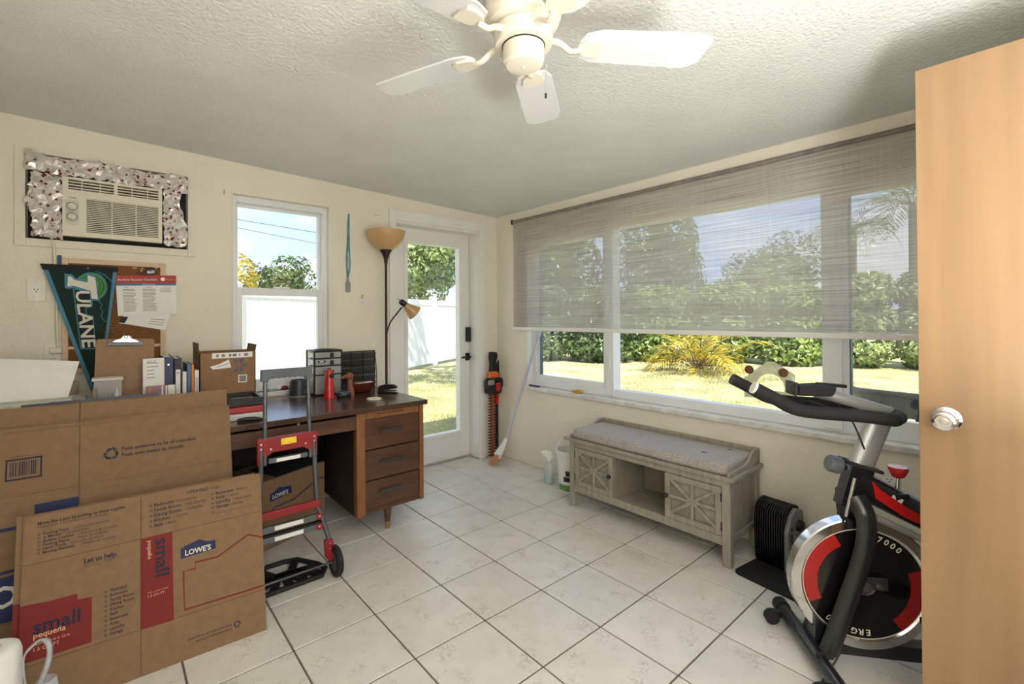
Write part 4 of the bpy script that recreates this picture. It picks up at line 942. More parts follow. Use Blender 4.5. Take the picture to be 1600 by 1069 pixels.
SC_ = SB @ T(-.006, .0, -.038)
f4 = flat_carton('flat_carton', 'tallest flattened carton at the back of the leaning stack', SC_, -.295, -.01, .522, .984, .006, .24)
f5 = flat_carton('flat_carton', 'flattened carton sandwiched in the leaning stack', SB @ T(.008, .004, -.0115), -.30, -.01, .512, .90, .004, .23)
for dx, dy, w_, dz, lab in ((-.11, .983, .36, -.028, 'thin dark purple folder laid along the tallest carton top'), (-.19, .983, .44, -.041, 'longer dark purple folder behind the first along the carton top')):
    o = MB().bx(0, w_, 0, .012, -.006, .006).build('purple_folder', mat('dark_plum', (36, 30, 56), .4)); o.matrix_world = SB @ T(dx, dy, dz - .012); tag(o, lab, 'folder', 'dark folders on the cartons')

# ---- printer with white paper, added form painted as shaded wall behind
pr = thing('printer', 'pale grey printer with a big white sheet in its rear tray', 'printer', (-1.80, .98, DT))
MB().bx(-.18, .145, -.10, .22, 0, .15).build('body', mat('printer_grey', (206, 204, 194), .5), pr, bevel=.012); MB().bx(-.16, .12, -.105, -.098, .05, .08).build('paper_slot', m_dark, pr)
b = MB(); sh = lambda u, v, d=0: (-.175 + .275 * u - .02 * (1 - v) + (.02 * v), .03 + .10 * v - .02 * math.sin(PI * v) + d, .15 + .20 * v - .03 * u * v)
b.grid(lambda u, v: sh(u, v), 8, 8); b.grid(lambda u, v: sh(1 - u, v, .002), 8, 8); b.build('paper_sheet', m_paper, pr, smooth=50)
MB().bx(-.17, .10, -.06, .04, .15, .165).build('paper_stack', mat('greenish_paper', (206, 208, 190), .8), pr, bevel=.002)
bn = thing('wall_shade_form', 'beige rounded form toned as shaded wall between the white sheet and the pennant tip', 'wall shade', (-1.762, 1.325, DT))
MB().lathe([(.056, 0), (.070, .16), (.072, .20), (.068, .201), (.066, .19), (.052, .006), (.0005, .006)], n=28).build('form_body', mat('shaded_wall_beige', (206, 196, 174), .6), bn, smooth=40)  # added shape whose beige stands for wall in shadow

# ---- clipboard leaning on the wall
m_mason = mat('hardboard', (140, 104, 66), .5, var=.05, scale=40)
cbm = basis((-1.633, 1.03, DT), (1, 0, 0), (.06, .12, .99)); cb = thing('clipboard', 'brown hardboard clipboard with a silver spring clip', 'clipboard', mat=cbm)
MB().prism(rrect(.232, .43, .014, cx=.116, cy=.215), -.003, 0).build('board', m_mason, cb, bevel=.001)
MB().prism(rrect(.145, .02, .004, cx=.116, cy=.405), 0, .006).build('clip_plate', m_gun, cb, bevel=.002)
MB().prism([(.055, .41), (.075, .425), (.095, .432), (.105, .447), (.127, .447), (.137, .432), (.157, .425), (.177, .41)], .004, .010).build('clip_lever', m_chrome, cb, bevel=.003)
MB().lathe([(.005, 0), (.009, 0), (.009, .003), (.005, .003)], T(.116, .438, .010), 14, cap=False).build('clip_hole', m_gun, cb)
# ---- clear pen box on the desk edge
m_clear = mat('clear_acrylic', (236, 238, 236), .08, alpha=.16, var=.005); m_rim = mat('box_rim', (206, 200, 186), .4)
pb = thing('pen_box', 'clear plastic box holding pens and markers', 'pen box', (-1.575, .93, DT))
for x0, x1, y0, y1, z0, z1 in ((-.05, .05, -.035, -.033, 0, .245), (-.05, .05, .033, .035, 0, .245), (-.05, -.048, -.035, .035, 0, .245), (.048, .05, -.035, .035, 0, .245), (-.05, .05, -.035, .035, 0, .003)): MB().bx(x0, x1, y0, y1, z0, z1).build('side', m_clear, pb)
MB().bx(-.057, .055, -.04, .04, .238, .252).build('lid', m_rim, pb, bevel=.003)
for x, c, h, lab in ((-.03, m_or, .20, 'orange pencil slanting in the clear pen box'), (-.022, m_black, .205, 'black pen slanting in the clear pen box'), (.005, m_bl, .175, 'blue marker in the clear pen box'), (.016, m_blueband, .178, 'pale blue marker in the clear pen box'), (.032, m_white, .19, 'white glue stick in the clear pen box')):
    o = MB().cyl((0, 0, 0), (0, 0, h - .02), .0075 if c not in (m_or, m_black) else .0045, n=10).cyl((0, 0, h - .02), (0, 0, h), .0045, .002, 10).build('pen', c, smooth=40); o.matrix_world = T(-1.575 + x, .93, DT + .004) @ Ry(-6 if c in (m_or, m_black) else 0); tag(o, lab, 'pen', 'pens in the clear box')

# ---- opened parcel on the desk
px_ = thing('parcel_box', 'opened brown parcel with a shipping label and grey spark print', 'cardboard box', (-1.062, 1.0, DT))
m_parc = mat('parcel_cardboard', (146, 112, 82), .85, var=.04, scale=30); m_spark = mat('slate_blue_ink', (92, 104, 126), .8)
for x0, x1, y0, y1, z0, z1 in ((-.138, .135, 0, .004, 0, .335), (-.138, .135, .236, .24, 0, .335), (-.138, -.134, 0, .24, 0, .335), (.131, .135, 0, .24, 0, .335), (-.138, .135, 0, .24, 0, .004)): MB().bx(x0, x1, y0, y1, z0, z1).build('side', m_parc, px_)
MB().bx(0, .004, 0, .2, 0, .09, T(-.138, .02, .30) @ Ry(-3)).build('flap', m_cardd, px_); MB().bx(0, .004, 0, .2, 0, .06, T(.131, .02, .315) @ Ry(10)).build('flap', m_cardd, px_)
MB().bx(-.08, .118, -.001, 0, .305, .335).build('shipping_label', m_paper, px_)
b = MB(); random.seed(9)
for x, w_ in ((-.06, .01), (-.035, .015), (.0, .012), (.018, .02), (.05, .006), (.075, .02)): b.bx(x, x + w_, -.0018, -.001, .312, .327)
b.build('label_print', m_ink, px_, kind='stuff')
MB().prism([(-.09, .262), (-.045, .275), (.0, .297), (.012, .252), (-.075, .247)], 0, .001, FRONT).build('torn_sticker', m_paper, px_)
MB().tube([(-.06, -.0015, .258), (-.02, -.0015, .27), (.0, -.0015, .278)], .002, 4).build('sticker_scrawl', m_ink, px_)
for k in range(6):
    if k == 3: continue
    MB().prism([(.016, -.006), (.040, -.008), (.044, 0), (.040, .008), (.016, .006)], 0, .0008, T(.048, 0, .262) @ FRONT @ Rz(60 * k + 0)).build('spark_ray', m_spark, px_)
MB().bx(.046, .09, -.0012, 0, .165, .208).build('code_sticker', m_paper, px_); MB().bx(.051, .085, -.002, -.001, .17, .203).build('code_field', m_ink, px_)

# ---- picture frame on a red book, pen
fr = thing('shadow_frame', 'black picture frame lying flat on a red and white box', 'picture frame', (-1.02, .86, .0), -3)
z0, z1 = .836, .876
for x0, x1, y0, y1 in ((-.085, .085, -.105, -.085), (-.085, .085, .12, .14), (-.085, -.065, -.085, .12), (.065, .085, -.085, .12)): MB().bx(x0, x1, y0, y1, z0, z1).build('frame_bar', m_black, fr, bevel=.004)
MB().bx(-.066, .066, -.086, .121, z0 + .003, z0 + .016).build('picture', mat('sage_print', (156, 152, 128), .5, var=.12, scale=30), fr)
rp_ = thing('red_box', 'low red and white package under the black frame', 'package', (-1.03, .86, DT), -3)
MB().prism(rrect(.19, .22, .02), 0, .035).build('lower_half', mat('grey_white', (214, 210, 208), .5, var=.05), rp_, bevel=.006); MB().prism(rrect(.192, .222, .02), .035, .0695).build('upper_half', mat('raspberry', (176, 52, 62), .5, var=.05), rp_, bevel=.008)
pn = MB().tube(bez([(-.055, 0, .008), (-.02, 0, .011), (.03, 0, .009), (.062, 0, .004)], 4), [.006, .008, .009, .0095, .010, .0105, .0105, .0105, .010, .009, .007, .005, .002], 10).build('pen', m_black, smooth=60); pn.location = (-1.02, .715, DT); pn.rotation_euler = (0, 0, math.radians(-10)); tag(pn, 'fat black pen on the bare desk below the red package', 'pen')

# ---- carton under the desk with things on it
CM = basis((-.935, .877, 0), (.929, .371, 0), (0, 0, 1))     # local x right along the face, y up, z towards the room
uc = thing('moving_carton', 'closed moving carton with blue store logo standing under the desk', 'cardboard box', mat=CM)
MB().bx(0, .445, 0, .385, -.33, 0).build('carton_body', m_card, uc, bevel=.003)
MB().bx(.0, .445, .3855, .3865, -.168, -.163).build('top_seam', m_cardd, uc)
MB().prism([(.06, .262), (.06, .305), (.08, .308), (.12, .327), (.16, .316), (.20, .312), (.202, .27)], 0, .0008).build('logo_roof', m_blue, uc)
b = MB(); tx("LOWE'S", .075, .273, .032, .025, sx=.92, d=.0012); b.build('logo_lettering', m_off, uc)
MB().tube([(.0, .19, 0), (.075, .19, 0), (.075, .215, 0), (.095, .222, 0), (.22, .225, 0), (.40, .292, 0), (.445, .28, 0)], .005, 4, flat=.15, up=(0, 0, 1)).build('house_outline', m_blue, uc)
bg = thing('black_bag', 'limp black bag lying on the carton under the desk', 'bag', (-.72, 1.1, .386), 22)
random.seed(11)
MB().grid(lambda u, v: (-.18 + .36 * u, -.12 + .24 * v, .004 + .07 * math.sin(PI * u) * math.sin(PI * v) * (.7 + .5 * rnd())), 12, 8).build('bag_body', m_matte, bg, smooth=70); MB().bx(-.175, .175, -.115, .115, 0, .004).build('bag_base', m_matte, bg)

# ================================================================ FOLDING HAND TRUCK
m_redm = mat('red_plastic', (146, 30, 38), .4, var=.03); m_tubeg = mat('grey_tube', (104, 109, 115), .3, metal=.6, var=.04); m_grip = mat('grey_grip', (92, 96, 102), .55); m_tyre = mat('rubber_tyre', (26, 28, 32), .7); m_yel = mat('yellow_label', (232, 200, 50), .5)
ht = thing('hand_truck', 'folding hand truck with red brackets and grey telescopic tubes', 'hand truck', (-.905, .43, 0))
def fy(z): return .0 + .05 * z
hx = lambda s, z: s * (.100 if z > .7 else .1)
for s in (-1, 1):
    MB().cyl((s * .098, fy(1.02), 1.02), (s * .105, fy(.66), .60), .0095, n=12).build('upper_tube', m_tubeg, ht, smooth=50)
    MB().cyl((s * .120, fy(.68), .68), (s * .131, fy(.36), .34), .0115, n=12).build('lower_tube', m_tubeg, ht, smooth=50)
    MB().tube(bez([(s * .131, .018, .36), (s * .15, .012, .30), (s * .178, .0, .20), (s * .185, -.005, .15)], 4), .012, 10).build('wheel_strut', m_tubeg, ht, smooth=50)
    hb = MB().prism([(-.026, .185), (.016, .185), (.024, .12), (.036, .075), (.014, .05), (-.02, .10)], -.010, .010, T(s * .182, -.006, 0) @ Rz(90 if 0 else 0) @ FRONT @ Matrix.Scale(s, 4, (1, 0, 0))).build('wheel_bracket', m_redm, ht, bevel=.003)
    W_ = T(s * .207, -.028, .075) @ Ry(90)
    wl = MB().lathe([(.075 * r, z) for r, z in ((.62, -.015), (.9, -.015), (1, -.008), (1, .008), (.9, .015), (.62, .015), (.62, -.015))], W_, 28, cap=False).build('tyre', m_tyre, ht, smooth=40)
    MB().lathe([(.0005, -.010), (.048, -.010), (.048, .010), (.0005, .010)], W_, 24).build('wheel_hub', m_grip, wl, smooth=30)
    for z in (.165, .14): MB().lathe([(.005, 0), (.004, .003), (.0005, .004)], T(s * .184, -.017, z) @ FRONT, 10).build('rivet', m_steel, ht)
sc = [(-.118, 1.045), (.118, 1.045), (.118, .99), (.088, .985), (.08, 1.002)] + [(.075 - .0125 * k, 1.004 - .004 * (k % 2)) for k in range(1, 12)] + [(-.08, 1.002), (-.088, .985), (-.118, .99)]
MB().prism(sc, -.014, .014, T(0, fy(1.02), 0) @ FRONT).build('handle', m_grip, ht, bevel=.005)
MB().prism([(-.138, .725), (.138, .725), (.138, .600), (.105, .600), (.10, .635), (.07, .655), (-.07, .655), (-.10, .635), (-.105, .600), (-.138, .600)], 0, .026, T(0, .052, 0) @ FRONT).build('upper_bracket', m_redm, ht, bevel=.006)
MB().bx(-.035, .035, .0235, .026, .685, .715).build('warning_label', m_yel, ht); MB().bx(-.09, .09, .028, .05, .604, .626).build('cross_plate', m_tubeg, ht, bevel=.002); MB().bx(-.055, .055, .0265, .0285, .607, .623).build('white_label', m_paper, ht)
for x, z in ((-.122, .70), (-.122, .678), (.122, .70), (.122, .678), (-.08, .672), (.08, .672), (-.118, .615), (.118, .615)): MB().lathe([(.006, 0), (.005, .003), (.0005, .004)], T(x, .026, z) @ FRONT, 10).build('rivet', m_steel, ht)
MB().bx(-.142, .142, .002, .022, .352, .388).build('lower_bar', m_redm, ht, bevel=.004)
for z, x0 in ((.305, -.13), (.255, -.14)):
    MB().bx(x0, -x0, .004, .02, z - .014, z + .014).build('cross_plate', m_tubeg, ht, bevel=.002); MB().bx(-.07, .06, .002, .005, z - .009, z + .010).build('white_label', m_paper, ht)
    for s in (-1, 1): MB().prism(circ(.017, 14), 0, .022, T(s * .138, .022, z) @ FRONT).build('pivot_cap', m_redm, ht, bevel=.003); MB().lathe([(.006, 0), (.0005, .004)], T(s * .138, -.0, z) @ FRONT, 10).build('rivet', m_steel, ht)
MB().bx(-.15, .15, .0, .02, .275, .281).build('cross_rod', m_matte, ht)
MB().cyl((-.22, -.028, .075), (.22, -.028, .075), .006, n=8).build('axle', m_gun, ht)
# toe plate lying on the floor towards the desk
out_ = [(-.15, .0), (.15, .0), (.185, .06), (.17, .12), (.10, .235), (.04, .255), (-.04, .255), (-.10, .235), (-.17, .12), (-.185, .06)]
n_ = len(out_)
MB().tube([(x, y, .012) for x, y in out_], .014, 6, closed=True, flat=.8).build('toe_plate_rim', m_matte, ht, bevel=0)
for a, c in (((-.15, .03), (-.04, .13)), ((.15, .03), (.04, .13)), ((-.04, .13), (.04, .13)), ((-.04, .13), (-.09, .235)), ((.04, .13), (.09, .235)), ((-.17, .11), (-.06, .12)), ((.17, .11), (.06, .12)), ((0, 0.0), (0, .13)), ((-.07, .02), (-.02, .13)), ((.07, .02), (.02, .13))):
    MB().tube([(a[0], a[1], .012), (c[0], c[1], .012)], .026, 4, flat=.35).build('toe_plate_rib', m_matte, ht)

# ---- white paper roll and plastic bag beside the cartons
rl = thing('paper_roll', 'tall white paper roll standing in front of the small cartons', 'paper roll', (-1.828, .02, 0))
MB().lathe([(.062, 0), (.064, .006), (.063, .34), (.058, .358), (.045, .366), (.022, .366), (.020, .35), (.020, .01), (.062, 0)], n=32, cap=False).build('roll', mat('soft_white_paper', (232, 232, 228), .9, var=.015, bump=.15, bscale=60), rl, smooth=45)
m_film = mat('plastic_film', (206, 212, 218), .25, alpha=.6, var=.08, scale=40)
pl = thing('plastic_bag', 'crumpled translucent plastic bag with upright handles by the paper roll', 'plastic bag', (-1.712, -.04, 0))
random.seed(21)
MB().grid(lambda u, v: ((.022 + .02 * math.sin(PI * v)) * math.cos(2 * PI * u) * (.8 + .3 * rnd()), (.022 + .02 * math.sin(PI * v)) * math.sin(2 * PI * u) * (.8 + .3 * rnd()), .26 * v), 12, 10).build('bag_body', m_film, pl, smooth=70)
MB().tube(bez([(-.035, .0, .21), (-.048, .02, .32), (-.03, .03, .352), (-.008, .03, .36), (.006, .02, .34), (.004, .01, .30), (-.012, .005, .25)], 5), [.006] * 8 + [.008] * 8 + [.012] * 8 + [.014] * 7, 6, flat=.5).build('handle_loop', m_film, pl, smooth=60)

# ================================================================ ROLLER BLIND
def blind_material():
    m = D.materials.new('woven_shade'); m.use_nodes = True; nt = m.node_tree; N = nt.nodes; L = nt.links; N.clear()
    out = N.new('ShaderNodeOutputMaterial'); tx = N.new('ShaderNodeTexCoord')
    def noise(sc, scale, det=3):
        mp_ = N.new('ShaderNodeMapping'); mp_.inputs['Scale'].default_value = sc; L.new(tx.outputs['Object'], mp_.inputs[0])
        n = N.new('ShaderNodeTexNoise'); n.inputs['Scale'].default_value = scale; n.inputs['Detail'].default_value = det; L.new(mp_.outputs[0], n.inputs['Vector']); return n.outputs['Fac']
    a = noise((1, 1.2, 120), 1.6, 6); c = noise((1, 170, 2.0), 1.6, 2)
    ad = N.new('ShaderNodeMath'); ad.operation = 'MULTIPLY_ADD'; L.new(c, ad.inputs[0]); ad.inputs[1].default_value = .25; L.new(a, ad.inputs[2])
    rp = N.new('ShaderNodeValToRGB'); rp.color_ramp.elements[0].position = .42; rp.color_ramp.elements[1].position = .86
    rp.color_ramp.elements[0].color = srgb(160, 155, 151) + (1,); rp.color_ramp.elements[1].color = srgb(236, 232, 226) + (1,)
    L.new(ad.outputs[0], rp.inputs[0])
    df = N.new('ShaderNodeBsdfDiffuse'); tl_ = N.new('ShaderNodeBsdfTranslucent'); L.new(rp.outputs[0], df.inputs[0]); L.new(rp.outputs[0], tl_.inputs[0])
    m1 = N.new('ShaderNodeMixShader'); m1.inputs[0].default_value = .38; L.new(df.outputs[0], m1.inputs[1]); L.new(tl_.outputs[0], m1.inputs[2])
    tr = N.new('ShaderNodeBsdfTransparent'); m2 = N.new('ShaderNodeMixShader')
    mr = N.new('ShaderNodeMapRange'); mr.inputs['From Min'].default_value = .4; mr.inputs['From Max'].default_value = .86; mr.inputs['To Min'].default_value = .2; mr.inputs['To Max'].default_value = .38
    L.new(ad.outputs[0], mr.inputs[0]); L.new(mr.outputs[0], m2.inputs[0]); L.new(m1.outputs[0], m2.inputs[1]); L.new(tr.outputs[0], m2.inputs[2]); L.new(m2.outputs[0], out.inputs[0])
    return m
bl = thing('roller_blind', 'wide grey woven roller blind half lowered over the big window', 'blind', (XR - .016, -.4, 0))
MB().add([(0, -1.72, 1.195), (0, 1.585, 1.195), (0, 1.585, 2.145), (0, -1.72, 2.145)], [(3, 2, 1, 0)]).build('shade_fabric', blind_material(), bl)
MB().bx(-.012, .010, -1.725, 1.592, 1.168, 1.198).build('bottom_bar', m_white, bl, bevel=.004)
MB().cyl((.002, -1.72, 2.138), (.002, 1.585, 2.138), .0135, n=14).build('roller_tube', mat('roller_fabric', (132, 124, 118), .8, var=.1, scale=20, stretch=(1, 1, 1)), bl, smooth=50)
for y in (1.592, -1.726): MB().bx(-.012, .016, y - .006, y + .006, 2.118, 2.158).build('bracket', m_dark, bl)

# ================================================================ CEILING FAN
m_fan = mat('fan_white', (226, 218, 200), .35, var=.012); m_blade = mat('blade_white', (214, 214, 216), .3, var=.012, coat=.2)
FX, FY = -.678, -.9475; zt = zc(FX)
fn = thing('ceiling_fan', 'white five-blade ceiling fan hugging the ceiling', 'ceiling fan', (FX, FY, 0), 0)
MB().lathe([(.085, zt), (.086, zt - .03), (.10, zt - .055), (.105, zt - .10), (.105, zt - .16), (.098, zt - .178), (.075, zt - .186), (.072, zt - .19), (.0005, zt - .19)][::-1], n=40).build('motor_housing', m_fan, fn, smooth=40)
MB().lathe([(.0005, 2.045), (.078, 2.045), (.082, 2.055), (.08, 2.09), (.06, 2.095), (.0005, 2.096)], n=40).build('flywheel', m_fan, fn, smooth=40)
MB().lathe([(.0575, 2.042), (.060, 2.042), (.060, 2.048), (.0575, 2.048)], n=40, cap=False).build('seam_ring', m_dark, fn)
MB().lathe([(.0005, 1.987), (.03, 1.987), (.048, 1.990), (.056, 1.998), (.058, 2.012), (.058, 2.048), (.0005, 2.048)], n=40).build('switch_housing', m_fan, fn, smooth=35)
MB().ball((0, 0, 1.986), .004).build('finial', m_fan, fn)
bmesh_ = None
for k in range(5):
    M_ = Rz(-34.5 + 72 * k)
    tip = [(.52, -.058), (.533, -.046), (.533, .040), (.50, .066), (.47, .068), (.21, .060), (.17, .045), (.158, .02), (.158, -.02), (.17, -.045), (.21, -.060), (.47, -.068)]
    if bmesh_ is None:
        bld = MB().prism(tip, 0, .006, T(0, 0, 2.052) @ Rx(-10)).build('blade', m_blade, fn, bevel=.002); bmesh_ = bld.data
        irn = MB().tube(bez([(.07, 0, 2.066), (.105, 0, 2.058), (.135, .004, 2.040), (.165, 0, 2.044)], 5), [.012] * 5 + [.011] * 5 + [.010] * 6, 8, flat=.7).build('blade_arm', m_fan, bld, smooth=50)
        pl_ = MB().prism([(.155, -.012), (.175, -.03), (.205, -.036), (.222, -.03), (.226, 0), (.222, .03), (.205, .036), (.175, .03), (.155, .012)], -.008, 0, T(0, 0, 2.052) @ Rx(-10)).build('blade_plate', m_fan, bld, bevel=.003); am, pm_ = irn.data, pl_.data
    else:
        bld = D.objects.new('blade', bmesh_); COL.objects.link(bld); bld.parent = fn
        bv = bld.modifiers.new('bevel', 'BEVEL'); bv.width = .002; bv.segments = 1
        for nm, dd in (('blade_arm', am), ('blade_plate', pm_)): o = D.objects.new(nm, dd); COL.objects.link(o); o.parent = bld
    bld.rotation_euler = (0, 0, math.radians(-34.5 + 72 * k))
b = MB().tube([(.05, -.035, 2.0), (.05, -.037, 1.975), (.05, -.037, 1.915)], .0011, 6); b.build('pull_chain', m_steel, fn)
MB().cyl((.05, -.037, 1.915), (.05, -.037, 1.902), .003, n=8).build('chain_end', m_dark, fn)

# ================================================================ FLOOR LAMP
m_bronze = mat('dark_bronze', (46, 34, 28), .4, metal=.4, var=.06)
def amber():
    m = mat('amber_glass', (206, 166, 116), .35, var=.04, scale=6); m.node_tree.nodes['Principled BSDF'].inputs['Transmission Weight'].default_value = .12; return m
m_amber = amber()
lx, ly = .022, 1.265
lp = thing('floor_lamp', 'dark bronze floor lamp with an amber bowl and a side reading light', 'floor lamp', (lx, ly, 0))
MB().lathe([(.105, 0), (.108, .008), (.09, .018), (.03, .026), (.012, .034), (.0005, .034)], n=32).build('base', m_bronze, lp, smooth=40)
MB().cyl((0, 0, .02), (0, 0, 1.70), .0095, n=14).build('pole', m_bronze, lp, smooth=50)
MB().lathe([(.012, 1.69), (.014, 1.72), (.028, 1.76), (.046, 1.79), (.046, 1.795), (.0005, 1.795)], n=24).build('socket_cup', m_bronze, lp, smooth=40)
MB().lathe([(.046, 1.792), (.085, 1.815), (.12, 1.855), (.140, 1.905), (.145, 1.932), (.141, 1.932), (.136, 1.905), (.116, 1.859), (.082, 1.82), (.044, 1.797)], n=40, cap=False).build('bowl_shade', m_amber, lp, smooth=60)
b = MB().tube(bez([(0, -.008, 1.16), (.006, -.012, 1.20), (.03, -.018, 1.26), (.08, -.02, 1.32), (.12, -.02, 1.365)], 6), .0055, 8).build('reading_arm', m_bronze, lp, smooth=60)
q = Vector((.14, -.02, 1.39)); dr_ = Vector((.78, -.05, -.6)).normalized(); HM = basis(q - dr_ * .02, dr_.cross(Vector((0, 1, 0))), Vector((0, 1, 0)) - dr_ * dr_.y, dr_)
MB().lathe([(.0005, -.018), (.018, -.018), (.022, -.012), (.022, .03), (.0005, .03)], HM, 20).build('reading_socket', m_black, lp, smooth=40)
MB().lathe([(.024, .028), (.030, .05), (.046, .095), (.062, .13), (.059, .13), (.043, .095), (.022, .03)], HM, 28, cap=False).build('reading_shade', m_amber, lp, smooth=60)
MB().ball((0, 0, .075), .020, HM).build('bulb', mat('frosted_bulb', (236, 232, 224), .4), lp, smooth=60)
MB().cyl((0, 0, 0), (0, 0, .025), .0025, m=HM @ T(0, 0, -.042)).build('lamp_switch', m_black, lp)

# ================================================================ STORAGE BENCH
m_bench = mat('greige_wood', (154, 148, 134), .55, var=.09, scale=5, stretch=(8, 1.5, 1.5), detail=7)
m_benchp = mat('greige_panel', (150, 144, 130), .6, var=.09, scale=5, stretch=(1.5, 8, 1.5), detail=7)
m_cush = mat('grey_tweed', (176, 170, 166), .95, var=.16, scale=160, bump=.5, bscale=220)
bn_ = thing('storage_bench', 'greige wooden storage bench with two cross-panel doors and open middle', 'bench', (.855, .216, 0), -90)
# local: x along the length (towards the bike), y towards the wall, z up
BL, BD = 1.058, .375
def bb(name, x0, x1, y0, y1, z0, z1, m=m_bench, bev=.002, par=None): return MB().bx(x0, x1, y0, y1, z0, z1).build(name, m, par or bn_, bevel=bev)
for x0 in (0, BL - .042):
    for y0 in (0, BD - .042): bb('leg', x0, x0 + .042, y0, y0 + .042, 0, .438)
bb('bench_top', -.045, BL + .018, -.012, BD + .012, .440, .462, bev=.004)
bb('top_rail', .042, BL - .042, .004, .022, .405, .440); bb('bottom_rail', .042, BL - .042, .004, .022, .105, .150); bb('bottom_board', .02, BL - .02, .02, BD - .01, .118, .132, m_benchp)
bb('side_panel', .012, .026, .04, BD - .04, .12, .44, m_benchp); bb('side_panel', BL - .026, BL - .012, .04, BD - .04, .12, .44, m_benchp); bb('side_rail', BL - .03, BL - .004, .042, BD - .042, .12, .155); bb('side_rail', .004, .03, .042, BD - .042, .12, .155)
bb('back_panel', .02, BL - .02, BD - .02, BD - .01, .12, .44, m_benchp)
bb('divider', .335, .35, .022, BD - .02, .13, .44, m_benchp); bb('divider', .698, .713, .022, BD - .02, .13, .44, m_benchp)
def bdoor(x0, x1, knob_x, hinge_x):
    z0, z1 = .153, .402; w_ = .03; y0 = .004
    d_ = bb('door', x0, x1, y0 + .018, y0 + .026, z0, z1, m_benchp, 0)
    for a, c, e, f in ((x0, x0 + w_, z0, z1), (x1 - w_, x1, z0, z1), (x0 + w_, x1 - w_, z0, z0 + w_), (x0 + w_, x1 - w_, z1 - w_, z1)): bb('door_stile', a, c, y0 - .004, y0 + .019, e, f, m_bench, .0015, d_)
    cx_, cz_ = (x0 + x1) / 2, (z0 + z1) / 2; hw, hh = (x1 - x0) / 2 - w_, (z1 - z0) / 2 - w_; a = math.degrees(math.atan2(hh, hw)); L2 = math.hypot(hw, hh)
    for q_, (ang, ln) in enumerate(((0, hw), (90, hh), (a, L2), (-a, L2))):
        MB().bx(-ln, ln, -.0085, .0085, 0, .019 + .0006 * q_, T(cx_, y0 + .019, cz_) @ FRONT @ Rz(ang)).build('cross_bar', m_bench, d_, bevel=.0015)
    MB().lathe([(.005, 0), (.005, .012), (.013, .018), (.014, .024), (.009, .029), (.0005, .030)], T(knob_x, y0, cz_ + .005) @ FRONT, 18).build('knob', m_black, d_, smooth=40)
    for z in (z0 + .05, z1 - .05): bb('hinge', hinge_x - .004, hinge_x + .004, y0 - .004, y0 + .01, z - .022, z + .022, m_black, 0, d_)
bdoor(.046, .348, .332, .046); bdoor(.700, 1.012, .716, 1.012)
# gallery: raised back and curved side rails
bb('back_rail', .0, BL, BD - .012, BD + .006, .462, .545, bev=.003)
for x0 in (.0, BL - .018): MB().prism([(-.0, .462), (-.0, .485), (.18, .487), (.24, .497), (.29, .535), (.32, .545), (BD - .0, .545), (BD - .0, .462)], 0, .018, Matrix(((0, 0, 1, x0), (1, 0, 0, 0), (0, 1, 0, 0), (0, 0, 0, 1)))).build('side_rail', m_bench, bn_, bevel=.003)
cu = thing('bench_cushion', 'grey tweed seat cushion on the storage bench', 'cushion', (.855, .216, .462), -90)
random.seed(31)
def cush(u, v):
    a = 2 * PI * u; return None
cm = MB().prism(rrect(1.018, .352, .02, cx=.529, cy=.178), .0, .062); co = cm.build('cushion_pad', m_cush, cu, bevel=.018, seg=3, smooth=60)
for x, y, r in ((.86, .14, .016), (.93, .30, .010), (.42, .2, .007)): MB().prism([(x + r * (1 + .4 * rnd()) * math.cos(a), y + .6 * r * (1 + .4 * rnd()) * math.sin(a)) for a in [2 * PI * k / 9 for k in range(9)]], .0615, .0628).build('stain', mat('dark_stain', (96, 92, 92), .95), cu)

# ================================================================ CORNER: TRIMMER, SAW, BROOM, BUCKET, BOTTLE
m_rust = mat('rusty_steel', (150, 74, 40), .5, metal=.3, var=.15, scale=30); m_orange = mat('orange_plastic', (226, 104, 30), .35)
HT = basis((1.118, 1.355, .02), (1, 0, 0), (.05, .02, .998), None)
# local x right, y up along the bar, z towards -y
hg = thing('hedge_trimmer', 'orange and black hedge trimmer standing on its blade in the corner', 'hedge trimmer', mat=HT)
MB().bx(-.018, .018, 0, .58, -.004, .004).build('blade_bar', m_rust, hg)
tm_ = None
for k in range(22):
    for s in (-1, 1):
        if tm_ is None: o = MB().prism([(.014, 0), (.052, .008), (.052, .013), (.014, .016)], -.003, .003).build('tooth', m_matte, hg); tm_ = o.data
        else: o = D.objects.new('tooth', tm_); COL.objects.link(o); o.parent = hg
        o.location = (0, .008 + k * .0255, 0); o.rotation_euler = (0, 0 if s > 0 else PI, 0)
MB().prism(rrect(.155, .075, .03, cx=.0, cy=.605), -.028, .05).build('motor_body', m_matte, hg, bevel=.012)
holed([(x * 1.0, y) for x, y in rrect(.205, .10, .03, 2, .0, .665)], rrect(.15, .055, .02, 2, .0, .67), -.01, .016, T(-.012, 0, .03)).build('front_handle', m_black, hg, bevel=.004)
MB().prism(rrect(.05, .08, .015, cx=.025, cy=.63), .045, .06).build('trigger_cover', m_redp, hg, bevel=.006)
MB().prism([(-.05, .70), (.055, .70), (.05, .755), (.03, .775), (-.035, .77), (-.045, .73)], -.024, .034).build('rear_housing', m_orange, hg, bevel=.010)
MB().prism([(-.035, .735), (.03, .735), (.040, .82), (.036, .86), (.048, .90), (.046, .945), (-.03, .95), (-.034, .90), (-.026, .84)], -.020, .024).build('rear_grip', m_matte, hg, bevel=.012)
SW = basis((1.208, 1.395, .0), (1, 0, 0), (.03, .015, .999), None)
sw_ = thing('pruning_saw', 'black bladed pruning saw with a red handle propped beside the trimmer', 'saw', mat=SW)
